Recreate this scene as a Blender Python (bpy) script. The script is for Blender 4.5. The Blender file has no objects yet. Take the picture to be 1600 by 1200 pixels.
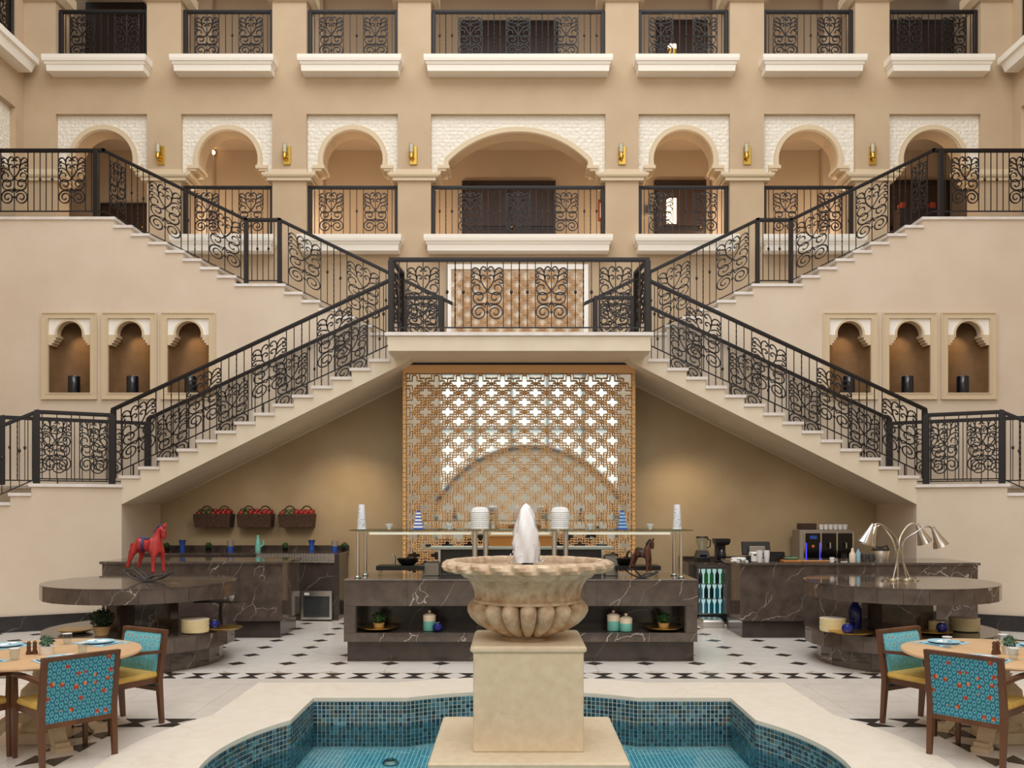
import bpy, bmesh, math, random
from mathutils import Vector, Matrix
random.seed(7)
PI=math.pi
sc=bpy.context.scene
C=bpy.context.collection
# ---------------------------------------------------------------- camera, world, light, exposure
F=1400.0; VX=803.0; VY=789.0; H=2.0
cam_d=bpy.data.cameras.new('camera'); cam=bpy.data.objects.new('camera',cam_d); C.objects.link(cam)
cam.location=(0,0,H); cam.rotation_euler=(PI/2,0,0)
cam_d.sensor_fit='HORIZONTAL'; cam_d.sensor_width=36.0; cam_d.lens=36.0*F/1600.0
cam_d.shift_x=-(VX-800.0)/1600.0; cam_d.shift_y=(VY-600.0)/1600.0
cam_d.clip_start=0.05; cam_d.clip_end=200
sc.camera=cam
w=bpy.data.worlds.new('world'); sc.world=w; w.use_nodes=True
bg=w.node_tree.nodes['Background']; bg.inputs[0].default_value=(0.97,0.985,1.0,1); bg.inputs[1].default_value=0.66
sc.view_settings.view_transform='Standard'; sc.view_settings.look='None'
sc.view_settings.exposure=0.0; sc.view_settings.gamma=1.0
try: sc.view_settings.use_curve_mapping=False
except Exception: pass
def area(name,loc,rot,sx,sy,power,col=(1,1,1),spread=PI):
    d=bpy.data.lights.new(name,'AREA'); d.shape='RECTANGLE'; d.size=sx; d.size_y=sy; d.energy=power; d.color=col; d.spread=spread
    o=bpy.data.objects.new(name,d); C.objects.link(o); o.location=loc; o.rotation_euler=rot; return o
area('skylight',(0.1,8.6,17.5),(0,0,0),15,13,1750,(0.97,0.985,1.0))
area('front_daylight',(0.1,-3.0,11.6),(math.radians(62),0,0),16,5,820,(0.98,0.99,1.0))
def point(name,loc,power,col=(1,0.72,0.42),r=0.15):
    d=bpy.data.lights.new(name,'POINT'); d.energy=power; d.color=col; d.shadow_soft_size=r
    o=bpy.data.objects.new(name,d); C.objects.link(o); o.location=loc; return o
def spot(name,loc,target,power,col=(1,0.75,0.45),ang=80,blend=0.8,r=0.05):
    d=bpy.data.lights.new(name,'SPOT'); d.energy=power; d.color=col; d.spot_size=math.radians(ang); d.spot_blend=blend; d.shadow_soft_size=r
    o=bpy.data.objects.new(name,d); C.objects.link(o); o.location=loc
    v=Vector(target)-Vector(loc); o.rotation_euler=v.to_track_quat('-Z','Y').to_euler(); return o

# ---------------------------------------------------------------- helpers
AX=0.085                       # symmetry axis of the hall
def mx(x): return 2*AX-x
def WX(px,D): return (px-VX)*D/F
def WZ(py,D): return H+(VY-py)*D/F
def WD(py,z): return F*(H-z)/(py-VY)
def lin(c):
    r=[]
    for v in c:
        v=v/255.0
        r.append(v/12.92 if v<=0.04045 else ((v+0.055)/1.055)**2.4)
    return (r[0],r[1],r[2],1)
MATS={}
def mat(name,col,rough=0.6,metal=0.0,col2=None,scale=4.0,bump=0.0,bscale=60.0,spec=0.5,stretch=(1,1,1),lo=0.35,hi=0.65,trans=0.0,emit=None,estr=0.0,coat=0.0,alpha=1.0):
    m=bpy.data.materials.new(name); m.use_nodes=True; nt=m.node_tree; b=nt.nodes['Principled BSDF']
    b.inputs['Base Color'].default_value=lin(col); b.inputs['Roughness'].default_value=rough; b.inputs['Metallic'].default_value=metal
    b.inputs['Specular IOR Level'].default_value=spec
    if trans: b.inputs['Transmission Weight'].default_value=trans
    if coat: b.inputs['Coat Weight'].default_value=coat
    if alpha<1: b.inputs['Alpha'].default_value=alpha
    if emit: b.inputs['Emission Color'].default_value=lin(emit); b.inputs['Emission Strength'].default_value=estr
    tc=nt.nodes.new('ShaderNodeTexCoord'); mp=nt.nodes.new('ShaderNodeMapping'); mp.inputs['Scale'].default_value=stretch
    nt.links.new(tc.outputs['Object'],mp.inputs[0])
    if col2:
        n=nt.nodes.new('ShaderNodeTexNoise'); n.inputs['Scale'].default_value=scale; n.inputs['Detail'].default_value=6
        nt.links.new(mp.outputs[0],n.inputs['Vector'])
        r=nt.nodes.new('ShaderNodeValToRGB'); r.color_ramp.elements[0].position=lo; r.color_ramp.elements[1].position=hi
        r.color_ramp.elements[0].color=lin(col); r.color_ramp.elements[1].color=lin(col2)
        nt.links.new(n.outputs[0],r.inputs[0]); nt.links.new(r.outputs[0],b.inputs['Base Color'])
    if bump:
        n2=nt.nodes.new('ShaderNodeTexNoise'); n2.inputs['Scale'].default_value=bscale; n2.inputs['Detail'].default_value=4
        nt.links.new(mp.outputs[0],n2.inputs['Vector'])
        bp=nt.nodes.new('ShaderNodeBump'); bp.inputs['Strength'].default_value=bump; bp.inputs['Distance'].default_value=0.02
        nt.links.new(n2.outputs[0],bp.inputs['Height']); nt.links.new(bp.outputs[0],b.inputs['Normal'])
    MATS[name]=m; return m
def world_coords(m):
    """switch a material's texture lookups to world position so that joined walls run through"""
    nt=m.node_tree
    g=nt.nodes.new('ShaderNodeNewGeometry')
    for l in list(nt.links):
        if l.from_node.type=='TEX_COORD': 
            ts=l.to_socket; nt.links.remove(l); nt.links.new(g.outputs['Position'],ts)
    return m
def marble(name,base,base2,vein,scale=1.0,vw=0.012,rough=0.12,spec=0.5,strength=0.9,seed=0.0):
    m=bpy.data.materials.new(name); m.use_nodes=True; nt=m.node_tree; N=nt.nodes; L=nt.links; b=N['Principled BSDF']
    b.inputs['Roughness'].default_value=rough; b.inputs['Specular IOR Level'].default_value=spec
    g=N.new('ShaderNodeNewGeometry'); mp=N.new('ShaderNodeMapping'); mp.inputs['Location'].default_value=(seed,seed*2,0); L.new(g.outputs['Position'],mp.inputs[0])
    mp.inputs['Rotation'].default_value=(0.4,0.9,0.3)
    n=N.new('ShaderNodeTexNoise'); n.inputs['Scale'].default_value=5*scale; n.inputs['Detail'].default_value=8; L.new(mp.outputs[0],n.inputs['Vector'])
    r=N.new('ShaderNodeValToRGB'); r.color_ramp.elements[0].position=.3; r.color_ramp.elements[1].position=.7
    r.color_ramp.elements[0].color=lin(base); r.color_ramp.elements[1].color=lin(base2); L.new(n.outputs[0],r.inputs[0])
    # warped voronoi edges = veins
    n3=N.new('ShaderNodeTexNoise'); n3.inputs['Scale'].default_value=2.2*scale; n3.inputs['Detail'].default_value=5; L.new(mp.outputs[0],n3.inputs['Vector'])
    mixv=N.new('ShaderNodeMix'); mixv.data_type='RGBA'; mixv.inputs[0].default_value=0.22; L.new(mp.outputs[0],mixv.inputs[6]); L.new(n3.outputs['Color'],mixv.inputs[7])
    mp2=N.new('ShaderNodeMapping'); mp2.inputs['Scale'].default_value=(0.45,1.2,1.6); L.new(mixv.outputs[2],mp2.inputs[0])
    v=N.new('ShaderNodeTexVoronoi'); v.feature='DISTANCE_TO_EDGE'; v.inputs['Scale'].default_value=1.5*scale; L.new(mp2.outputs[0],v.inputs['Vector'])
    rv=N.new('ShaderNodeValToRGB'); rv.color_ramp.elements[0].position=0; rv.color_ramp.elements[0].color=(1,1,1,1); rv.color_ramp.elements[1].position=vw; rv.color_ramp.elements[1].color=(0,0,0,1)
    L.new(v.outputs['Distance'],rv.inputs[0])
    n4=N.new('ShaderNodeTexNoise'); n4.inputs['Scale'].default_value=1.3*scale; L.new(mp.outputs[0],n4.inputs['Vector'])
    r4=N.new('ShaderNodeValToRGB'); r4.color_ramp.elements[0].position=.42; r4.color_ramp.elements[1].position=.62; L.new(n4.outputs[0],r4.inputs[0])
    mu=N.new('ShaderNodeMath'); mu.operation='MULTIPLY'; L.new(rv.outputs[0],mu.inputs[0]); L.new(r4.outputs[0],mu.inputs[1])
    mu2=N.new('ShaderNodeMath'); mu2.operation='MULTIPLY'; mu2.inputs[1].default_value=strength; L.new(mu.outputs[0],mu2.inputs[0])
    mix=N.new('ShaderNodeMix'); mix.data_type='RGBA'; L.new(mu2.outputs[0],mix.inputs[0]); L.new(r.outputs[0],mix.inputs[6]); mix.inputs[7].default_value=lin(vein)
    L.new(mix.outputs[2],b.inputs['Base Color']); MATS[name]=m; return m

class MB:
    def __init__(s): s.v=[]; s.f=[]
    def add(s,vs,fs):
        o=len(s.v); s.v+=[tuple(p) for p in vs]; s.f+=[tuple(i+o for i in f) for f in fs]; return s
    def box(s,x0,x1,y0,y1,z0,z1):
        vs=[(x0,y0,z0),(x1,y0,z0),(x1,y1,z0),(x0,y1,z0),(x0,y0,z1),(x1,y0,z1),(x1,y1,z1),(x0,y1,z1)]
        return s.add(vs,[(0,3,2,1),(4,5,6,7),(0,1,5,4),(1,2,6,5),(2,3,7,6),(3,0,4,7)])
    def cbox(s,x0,x1,y0,y1,z0,z1,c=0.01):
        """box with chamfered vertical and top/bottom edges (stack of inset rings)"""
        rings=[(z0,c),(z0+c,0),(z1-c,0),(z1,c)]
        vs=[]
        for z,i in rings:
            a=c
            X0,X1,Y0,Y1=x0+i,x1-i,y0+i,y1-i
            vs+=[(X0+a,Y0,z),(X1-a,Y0,z),(X1,Y0+a,z),(X1,Y1-a,z),(X1-a,Y1,z),(X0+a,Y1,z),(X0,Y1-a,z),(X0,Y0+a,z)]
        fs=[tuple(reversed(range(8))),tuple(range(24,32))]
        for k in range(3):
            for j in range(8):
                a0=k*8+j; b0=k*8+(j+1)%8
                fs.append((a0,b0,b0+8,a0+8))
        return s.add(vs,fs)
    def taper(s,rings):
        """rings: list of (x0,x1,y0,y1,z)"""
        vs=[];
        for x0,x1,y0,y1,z in rings: vs+=[(x0,y0,z),(x1,y0,z),(x1,y1,z),(x0,y1,z)]
        n=len(rings); fs=[(3,2,1,0),tuple(range(4*n-4,4*n))]
        for k in range(n-1):
            for j in range(4):
                a=k*4+j; b=k*4+(j+1)%4; fs.append((a,b,b+4,a+4))
        return s.add(vs,fs)
    def prism(s,pts,y0,y1):
        """polygon pts (x,z), counter-clockwise seen from -Y, extruded along y"""
        n=len(pts); vs=[(x,y0,z) for x,z in pts]+[(x,y1,z) for x,z in pts]
        fs=[tuple(range(n)),tuple(reversed(range(n,2*n)))]
        for i in range(n):
            j=(i+1)%n; fs.append((j,i,i+n,j+n))
        return s.add(vs,fs)
    def slab(s,pts,z0,z1):
        """polygon pts (x,y) ccw from above"""
        n=len(pts); vs=[(x,y,z0) for x,y in pts]+[(x,y,z1) for x,y in pts]
        fs=[tuple(reversed(range(n))),tuple(range(n,2*n))]
        for i in range(n):
            j=(i+1)%n; fs.append((i,j,j+n,i+n))
        return s.add(vs,fs)
    def lathe(s,prof,seg=32,c=(0,0,0),cap=True,mod=None,a0=0,a1=2*PI):
        vs=[]; n=len(prof); full=abs(a1-a0-2*PI)<1e-6; cnt=seg if full else seg+1
        for i in range(cnt):
            a=a0+(a1-a0)*i/seg
            for k,(r,z) in enumerate(prof):
                rr=r+(mod(a,k,r,z) if mod else 0)
                vs.append((c[0]+rr*math.cos(a),c[1]+rr*math.sin(a),c[2]+z))
        fs=[]
        for i in range(seg):
            j=(i+1)%cnt
            for k in range(n-1):
                fs.append((i*n+k,j*n+k,j*n+k+1,i*n+k+1))
        if cap and full:
            if prof[0][0]>1e-5: fs.append(tuple(i*n for i in reversed(range(cnt))))
            if prof[-1][0]>1e-5: fs.append(tuple(i*n+n-1 for i in range(cnt)))
        return s.add(vs,fs)
    def cyl(s,c,r,z0,z1,seg=16,r2=None):
        return s.lathe([(r,z0),(r if r2 is None else r2,z1)],seg,(c[0],c[1],0))
    def tube(s,pts,r,seg=6,closed=False):
        pts=[Vector(p) for p in pts]; n=len(pts); vs=[]
        rr=r if isinstance(r,(list,tuple)) else [r]*n
        up=None
        for i,p in enumerate(pts):
            if closed: t=(pts[(i+1)%n]-pts[i-1])
            else: t=(pts[min(i+1,n-1)]-pts[max(i-1,0)])
            if t.length<1e-9: t=Vector((0,0,1))
            t.normalize()
            if up is None:
                up=Vector((0,0,1)) if abs(t.z)<0.9 else Vector((0,1,0))
            a=t.cross(up)
            if a.length<1e-4: a=t.cross(Vector((1,0,0)))
            a.normalize(); b=a.cross(t); b.normalize(); up=b
            for k in range(seg):
                an=2*PI*k/seg; vs.append(p+(a*math.cos(an)+b*math.sin(an))*rr[i])
        fs=[]
        m=n if closed else n-1
        for i in range(m):
            j=(i+1)%n
            for k in range(seg):
                l=(k+1)%seg; fs.append((i*seg+k,i*seg+l,j*seg+l,j*seg+k))
        if not closed: fs.append(tuple(reversed(range(seg)))); fs.append(tuple(range((n-1)*seg,n*seg)))
        return s.add(vs,fs)
    def ribbon(s,pts,wd,dp,m=0.0,closed=False,yc=0.0):
        """flat bar swept along (x,z) points; in-plane width wd, depth dp along y; sheared by m"""
        n=len(pts); vs=[]
        for i in range(n):
            if closed: a=pts[i-1]; b=pts[(i+1)%n]
            else: a=pts[max(i-1,0)]; b=pts[min(i+1,n-1)]
            tx,tz=b[0]-a[0],b[1]-a[1]; l=math.hypot(tx,tz) or 1; nx,nz=-tz/l,tx/l
            x,z=pts[i]
            for sx in (1,-1):
                X=x+nx*wd/2*sx; Z=z+nz*wd/2*sx
                for sy in (-1,1):
                    vs.append((X,yc+dp/2*sy,Z+m*X))
        fs=[]
        for i in range(n if closed else n-1):
            j=(i+1)%n; a=i*4; b=j*4
            fs+=[(a,b,b+2,a+2),(a+1,a+3,b+3,b+1),(a,a+1,b+1,b),(a+2,b+2,b+3,a+3)]
        if not closed: fs+=[(0,2,3,1),((n-1)*4,(n-1)*4+1,(n-1)*4+3,(n-1)*4+2)]
        return s.add(vs,fs)
    def ball(s,c,r,seg=10,rings=6,sc=(1,1,1)):
        vs=[(c[0],c[1],c[2]-r*sc[2])]
        for i in range(1,rings):
            p=-PI/2+PI*i/rings
            for k in range(seg):
                a=2*PI*k/seg; vs.append((c[0]+r*sc[0]*math.cos(p)*math.cos(a),c[1]+r*sc[1]*math.cos(p)*math.sin(a),c[2]+r*sc[2]*math.sin(p)))
        vs.append((c[0],c[1],c[2]+r*sc[2])); fs=[]
        for k in range(seg): fs.append((0,1+(k+1)%seg,1+k))
        for i in range(rings-2):
            for k in range(seg):
                a=1+i*seg+k; b=1+i*seg+(k+1)%seg; fs.append((a,b,b+seg,a+seg))
        t=len(vs)-1; o=1+(rings-2)*seg
        for k in range(seg): fs.append((o+k,o+(k+1)%seg,t))
        return s.add(vs,fs)
    def mesh(s,name,m=None,smooth=False,fix=True):
        me=bpy.data.meshes.new(name); me.from_pydata(s.v,[],s.f); 
        if fix:
            bm=bmesh.new(); bm.from_mesh(me); bmesh.ops.recalc_face_normals(bm,faces=bm.faces); bm.to_mesh(me); bm.free()
        if m: me.materials.append(MATS[m] if isinstance(m,str) else m)
        if smooth:
            me.polygons.foreach_set('use_smooth',[True]*len(me.polygons))
            try: me.set_sharp_from_angle(angle=math.radians(40))
            except Exception: pass
        me.update(); return me
    def build(s,name,m=None,parent=None,smooth=False,loc=None,rot=None):
        return link(name,s.mesh(name,m,smooth),parent,loc,rot)
def link(name,me,parent=None,loc=None,rot=None,scale=None):
    o=bpy.data.objects.new(name,me); C.objects.link(o)
    if parent: o.parent=parent
    if loc: o.location=loc
    if rot: o.rotation_euler=rot if isinstance(rot,(tuple,list)) else (0,0,rot)
    if scale: o.scale=scale if isinstance(scale,(tuple,list)) else (scale,)*3
    return o
def tag(o,label,cat,group=None,kind=None):
    if label: o['label']=label
    if cat: o['category']=cat
    if group: o['group']=group
    if kind: o['kind']=kind
    return o
def struct(o,label=None):
    o['kind']='structure'
    if label: o['label']=label
    return o
def empty(name,loc=(0,0,0),rz=0,label=None,cat=None,group=None):
    o=bpy.data.objects.new(name,None); C.objects.link(o); o.location=loc; o.rotation_euler=(0,0,rz); o.empty_display_size=.1
    if label: tag(o,label,cat,group)
    return o
def copy_tree(o,parent=None,loc=None,rz=None,label=None,group=None,scale=None):
    c=o.copy(); C.objects.link(c)
    if parent: c.parent=parent
    if loc is not None: c.location=loc
    if rz is not None: c.rotation_euler=(0,0,rz)
    if scale is not None: c.scale=(scale,)*3
    if label: c['label']=label
    if group: c['group']=group
    for ch in list(o.children): copy_tree(ch,c)
    return c
def shape(name,outer,holes,depth,m,y0,parent=None):
    """planar shape in XZ with holes, extruded from y0 to y0+depth (curve fill handles the holes)"""
    cu=bpy.data.curves.new('tmp','CURVE'); cu.dimensions='2D'; cu.fill_mode='BOTH'; cu.extrude=depth/2
    for poly in [outer]+holes:
        sp=cu.splines.new('POLY'); sp.points.add(len(poly)-1)
        for i,(x,z) in enumerate(poly): sp.points[i].co=(x,z,0,1)
        sp.use_cyclic_u=True
    o=bpy.data.objects.new('tmp',cu); C.objects.link(o)
    dg=bpy.context.evaluated_depsgraph_get(); me=bpy.data.meshes.new_from_object(o.evaluated_get(dg))
    bpy.data.objects.remove(o); bpy.data.curves.remove(cu)
    # curve xy -> world xz
    for v in me.vertices:
        x,z,d=v.co; v.co=(x,y0+depth/2-d,z)
    bm=bmesh.new(); bm.from_mesh(me); bmesh.ops.remove_doubles(bm,verts=bm.verts,dist=1e-5); bmesh.ops.recalc_face_normals(bm,faces=bm.faces); bm.to_mesh(me); bm.free()
    me.materials.clear(); me.materials.append(MATS[m]); me.name=name
    for p in me.polygons: p.use_smooth=False
    return link(name,me,parent)
def shape_flat(name,outer,holes,thick,m,z0,parent=None):
    """same in the XY plane, from z0 to z0+thick"""
    o=shape(name,outer,holes,thick,m,0,parent)
    for v in o.data.vertices:
        x,y,z=v.co; v.co=(x,z,z0+thick-y)
    bm=bmesh.new(); bm.from_mesh(o.data); bmesh.ops.recalc_face_normals(bm,faces=bm.faces); bm.to_mesh(o.data); bm.free()
    return o
def arc(cx,cy,r,a0,a1,n):
    return [(cx+r*math.cos(a0+(a1-a0)*i/n),cy+r*math.sin(a0+(a1-a0)*i/n)) for i in range(n+1)]
def catmull(P,k=5):
    out=[]; n=len(P)
    for i in range(n-1):
        p0=P[max(i-1,0)];p1=P[i];p2=P[i+1];p3=P[min(i+2,n-1)]
        for j in range(k):
            t=j/k
            out.append(tuple(0.5*((2*p1[a])+(-p0[a]+p2[a])*t+(2*p0[a]-5*p1[a]+4*p2[a]-p3[a])*t*t+(-p0[a]+3*p1[a]-3*p2[a]+p3[a])*t**3) for a in range(len(p1))))
    out.append(tuple(P[-1])); return out

# ---------------------------------------------------------------- materials
world_coords(mat('wall_plaster',(196,172,141),0.75,col2=(189,164,133),scale=1.4,bump=0.12,bscale=45))
world_coords(mat('lower_plaster',(222,206,185),0.75,col2=(216,198,176),scale=1.2,bump=0.12,bscale=45))
world_coords(mat('shaded_plaster',(178,158,126),0.75,col2=(168,146,112),scale=1.3,bump=0.1,bscale=40))  # plaster darkened: the shade under the stairs is put into the colour
world_coords(mat('soffit_plaster',(176,156,128),0.75))
world_coords(mat('moulding',(214,194,162),0.65))
world_coords(mat('cream_stone',(232,219,196),0.6,col2=(226,212,188),scale=3))
mat('white_trim',(242,234,220),0.6)
mat('white_niche',(250,246,238),0.5)
world_coords(mat('gallery_plaster',(182,163,140),0.8))
world_coords(mat('gallery_grey',(188,170,150),0.8))
mat('niche_gold',(138,104,68),0.7,col2=(126,94,60),scale=5)
mat('tread_white',(236,230,224),0.4,col2=(222,214,206),scale=5)
mat('riser_stone',(206,190,170),0.5)
mat('iron',(26,20,19),0.45,0.15)
mat('iron_edge',(50,38,34),0.4,0.5)
mat('brass',(214,176,84),0.28,1.0)
mat('brass_pale',(224,212,184),0.3,0.95)
mat('copper_lattice',(232,182,120),0.45,0.05)
mat('copper_frame',(226,176,118),0.5,0.05)
mat('tan_lattice',(214,168,116),0.5,0.1)
mat('mirror',(225,232,230),0.04,1.0)
marble('dark_marble',(96,84,76),(76,66,60),(215,205,195),1.35,0.008,0.07)
marble('dark_marble_plain',(74,64,58),(58,50,46),(170,160,150),0.8,0.006,0.16,strength=0.6,seed=3)
marble('black_marble',(46,42,42),(34,31,32),(150,150,150),1.2,0.006,0.2,seed=7)
marble('bowl_stone',(176,144,112),(216,196,168),(140,104,76),2.5,0.03,0.55,0.3,0.35)
marble('ped_stone',(228,212,184),(218,199,168),(200,174,138),3,0.02,0.5,0.3,0.3)
marble('coping_stone',(234,224,208),(228,216,198),(214,194,166),1.4,0.03,0.42,0.35,0.4)
marble('floor_cream',(238,231,222),(230,222,212),(190,178,165),1.0,0.015,0.22,0.45,0.35)
marble('floor_cream_dark',(230,221,210),(220,210,198),(184,170,156),1.0,0.015,0.22,0.45,0.35,seed=5)
mat('floor_black',(52,46,44),0.25)
mat('grout',(150,138,124),0.8)
mat('wood_chair',(106,68,44),0.4,col2=(84,52,33),scale=6,stretch=(1,1,.15))
mat('wood_table',(218,182,140),0.4,col2=(204,164,120),scale=3,stretch=(1,.15,1))
mat('seat_yellow',(218,182,96),0.6,col2=(206,168,82),scale=12)
mat('steel',(224,221,215),0.3,1.0)
mat('chrome',(215,212,208),0.12,1.0)
mat('white_bar',(232,230,226),0.4)
mat('ceramic_white',(240,240,240),0.25)
mat('ceramic_cream',(214,198,148),0.35)
mat('cobalt',(24,34,112),0.15)
mat('mid_blue',(40,82,170),0.35)
mat('mint',(120,196,182),0.35)
mat('cream_lid',(232,214,190),0.4)
mat('dark_blue_glass',(12,22,34),0.12,spec=0.8)
mat('plant_green',(52,92,36),0.6,col2=(30,62,22),scale=20)
mat('plant_dark',(24,44,20),0.6,col2=(40,66,26),scale=20)
mat('leaf_mid',(80,110,84),0.5)
mat('pot_tan',(214,178,128),0.5)
mat('gold_dish',(150,112,52),0.3,0.8)
mat('black_plastic',(24,22,22),0.35)
mat('dark_grey',(70,66,64),0.4)
mat('grey_box',(150,140,128),0.6)
mat('wicker',(92,66,48),0.75,col2=(60,42,32),scale=40,bump=0.5,bscale=90)
mat('apple_red',(150,26,22),0.4)
mat('apple_green',(70,84,34),0.4)
mat('red_paint',(190,58,54),0.4,col2=(168,42,42),scale=8)
mat('brown_wood',(96,52,34),0.45,col2=(66,36,26),scale=8)
mat('screen_black',(10,10,14),0.15)
mat('paper_white',(235,232,226),0.6)
mat('door_dark',(40,26,20),0.45,col2=(30,18,14),scale=3)
mat('door_panel',(56,38,30),0.45)
mat('napkin',(238,238,236),0.8)
mat('placemat',(160,200,214),0.7,col2=(140,186,204),scale=30)
mat('orange_tray',(196,128,60),0.45)
mat('rust_red',(150,50,30),0.5)
mat('amber',(208,120,50),0.35)
mat('lamp_glow',(255,225,180),0.5,emit=(255,214,160),estr=6)
mat('light_bar',(255,250,240),0.5,emit=(255,244,226),estr=0.45)
mat('window_light',(255,255,255),0.5,emit=(240,246,240),estr=0.80)
mat('fridge_light',(230,245,245),0.5,emit=(214,240,240),estr=0.8)
mat('blue_led',(60,60,255),0.4,emit=(60,60,255),estr=2.0)
def glass(name,col=(230,240,238),tr=0.8,rough=0.03):
    m=bpy.data.materials.new(name); m.use_nodes=True; nt=m.node_tree; N=nt.nodes; L=nt.links
    for n in list(N): N.remove(n)
    o=N.new('ShaderNodeOutputMaterial'); t=N.new('ShaderNodeBsdfTransparent'); t.inputs[0].default_value=lin(col)
    g=N.new('ShaderNodeBsdfGlossy'); g.inputs['Roughness'].default_value=rough
    fr=N.new('ShaderNodeLayerWeight'); fr.inputs[0].default_value=.5
    pw_=N.new('ShaderNodeMath'); pw_.operation='POWER'; pw_.inputs[1].default_value=4; L.new(fr.outputs['Facing'],pw_.inputs[0])
    mx_=N.new('ShaderNodeMath'); mx_.operation='MULTIPLY_ADD'; mx_.inputs[1].default_value=.6; mx_.inputs[2].default_value=1-tr; L.new(pw_.outputs[0],mx_.inputs[0])
    mi=N.new('ShaderNodeMixShader'); L.new(mx_.outputs[0],mi.inputs[0]); L.new(t.outputs[0],mi.inputs[1]); L.new(g.outputs[0],mi.inputs[2]); L.new(mi.outputs[0],o.inputs[0])
    MATS[name]=m; return m
glass('clear_glass',(240,246,244),0.9); glass('green_glass',(176,200,188),0.85); glass('tumbler_glass',(246,250,252),0.97)
# ================================================================ STRUCTURE
DF=17.79; DW=16.45; D1=14.815; ZL=4.71; ZLL=2.34; ZU=7.285; ZU2=10.80; ZM=6.06
# carved relief on the white arch panels
m=mat('carved_white',(236,228,212),0.6)
nt=m.node_tree;N=nt.nodes;L=nt.links;b=N['Principled BSDF']
g=N.new('ShaderNodeNewGeometry'); mp=N.new('ShaderNodeMapping'); mp.inputs['Rotation'].default_value=(PI/2,0,0); L.new(g.outputs['Position'],mp.inputs[0])
br=N.new('ShaderNodeTexBrick'); br.inputs['Scale'].default_value=1.0; br.inputs['Brick Width'].default_value=0.15; br.inputs['Row Height'].default_value=0.075; br.inputs['Mortar Size'].default_value=0.012; br.inputs['Mortar Smooth'].default_value=0.4
L.new(mp.outputs[0],br.inputs['Vector'])
vo=N.new('ShaderNodeTexVoronoi'); vo.inputs['Scale'].default_value=13; L.new(g.outputs['Position'],vo.inputs['Vector'])
ad=N.new('ShaderNodeMath'); ad.operation='MULTIPLY_ADD'; ad.inputs[1].default_value=-1.2; L.new(br.outputs['Fac'],ad.inputs[0]); L.new(vo.outputs['Distance'],ad.inputs[2])
bp=N.new('ShaderNodeBump'); bp.inputs['Strength'].default_value=0.55; bp.inputs['Distance'].default_value=0.03; L.new(ad.outputs[0],bp.inputs['Height']); L.new(bp.outputs[0],b.inputs['Normal'])

# ---- floor with a hole for the pool
XF=0.085; PY=7.09                                  # pool centre
def pool_outline(off,n=16):
    hs=2.15+off; R=2.26+off; c0=2.15+0.34-2.26; ch=math.sqrt(max(R*R-(hs-c0)**2,0.01))
    a=math.asin(ch/R); side=[]
    for k in range(n+1):
        t=-a+2*a*k/n
        side.append((c0+R*math.cos(t),R*math.sin(t)))        # +x side, going +y
    pts=[]
    for q in range(4):
        cs,sn=[(1,0),(0,1),(-1,0),(0,-1)][q]
        pts.append((hs*cs+hs*sn,hs*sn-hs*cs))                # corner before the side
        for (x,y) in side: pts.append((x*cs-y*sn,x*sn+y*cs))
    return [(x+XF,y+PY) for x,y in pts]
floor=shape_flat('floor',[(-9.9,-4.2),(10.07,-4.2),(10.07,17.8),(-9.9,17.8)],[pool_outline(0.45)],0.1,'grout',-0.124)
struct(floor)
# octagonal cream tiles and black lozenge insets
DX0=2.95; PX=0.645; DY0=11.31; PYY=0.636
ct=0.122; hx=PX/2-0.002; hy=PYY/2-0.002
octo=MB().slab([(-hx+ct,-hy),(hx-ct,-hy),(hx,-hy+ct),(hx,hy-ct),(hx-ct,hy),(-hx+ct,hy),(-hx,hy-ct),(-hx,-hy+ct)],-0.024,0).mesh('floor_tile','floor_cream')
dm=0.118; dia=MB().slab([(0,-dm),(dm,0),(0,dm),(-dm,0)],-0.024,0.0).mesh('black_inset','floor_black')
nt_=0;nd_=0
for j in range(0,9):
    for i in range(-18,11):
        x=DX0+PX*i; y=DY0+PYY*j
        if -8.6<x<8.7 and y<16.4:
            link('black_inset',dia,floor,(x,y,0)); nd_+=1
        xc=x+PX/2; yc=y-PYY/2
        if -8.9<xc<9.0 and yc<16.5: link('floor_tile',octo,floor,(xc,yc,0)); nt_+=1
# half tiles closing the pattern and the bow-tie border strip
MB().slab([(-9.5,10.02),(9.7,10.02),(9.7,10.328),(-9.5,10.328)],-0.024,0).build('border_tile','floor_cream_dark',floor)
MB().slab([(-9.5,10.332),(9.7,10.332),(9.7,10.668),(-9.5,10.668)],-0.026,-0.003).build('border_strip','floor_cream',floor)
bt=MB()
bt.slab([(-.125,.155),(-.02,.008),(.02,.008),(.125,.155)],-0.02,0.0)
bt.slab([(-.125,-.155),(.125,-.155),(.02,-.008),(-.02,-.008)],-0.02,0.0)
bow=bt.mesh('bow_tie_inlay','floor_black')
for i in range(-20,21): link('bow_tie_inlay',bow,floor,(0.10+.423*.75*i,10.5,0))
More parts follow.
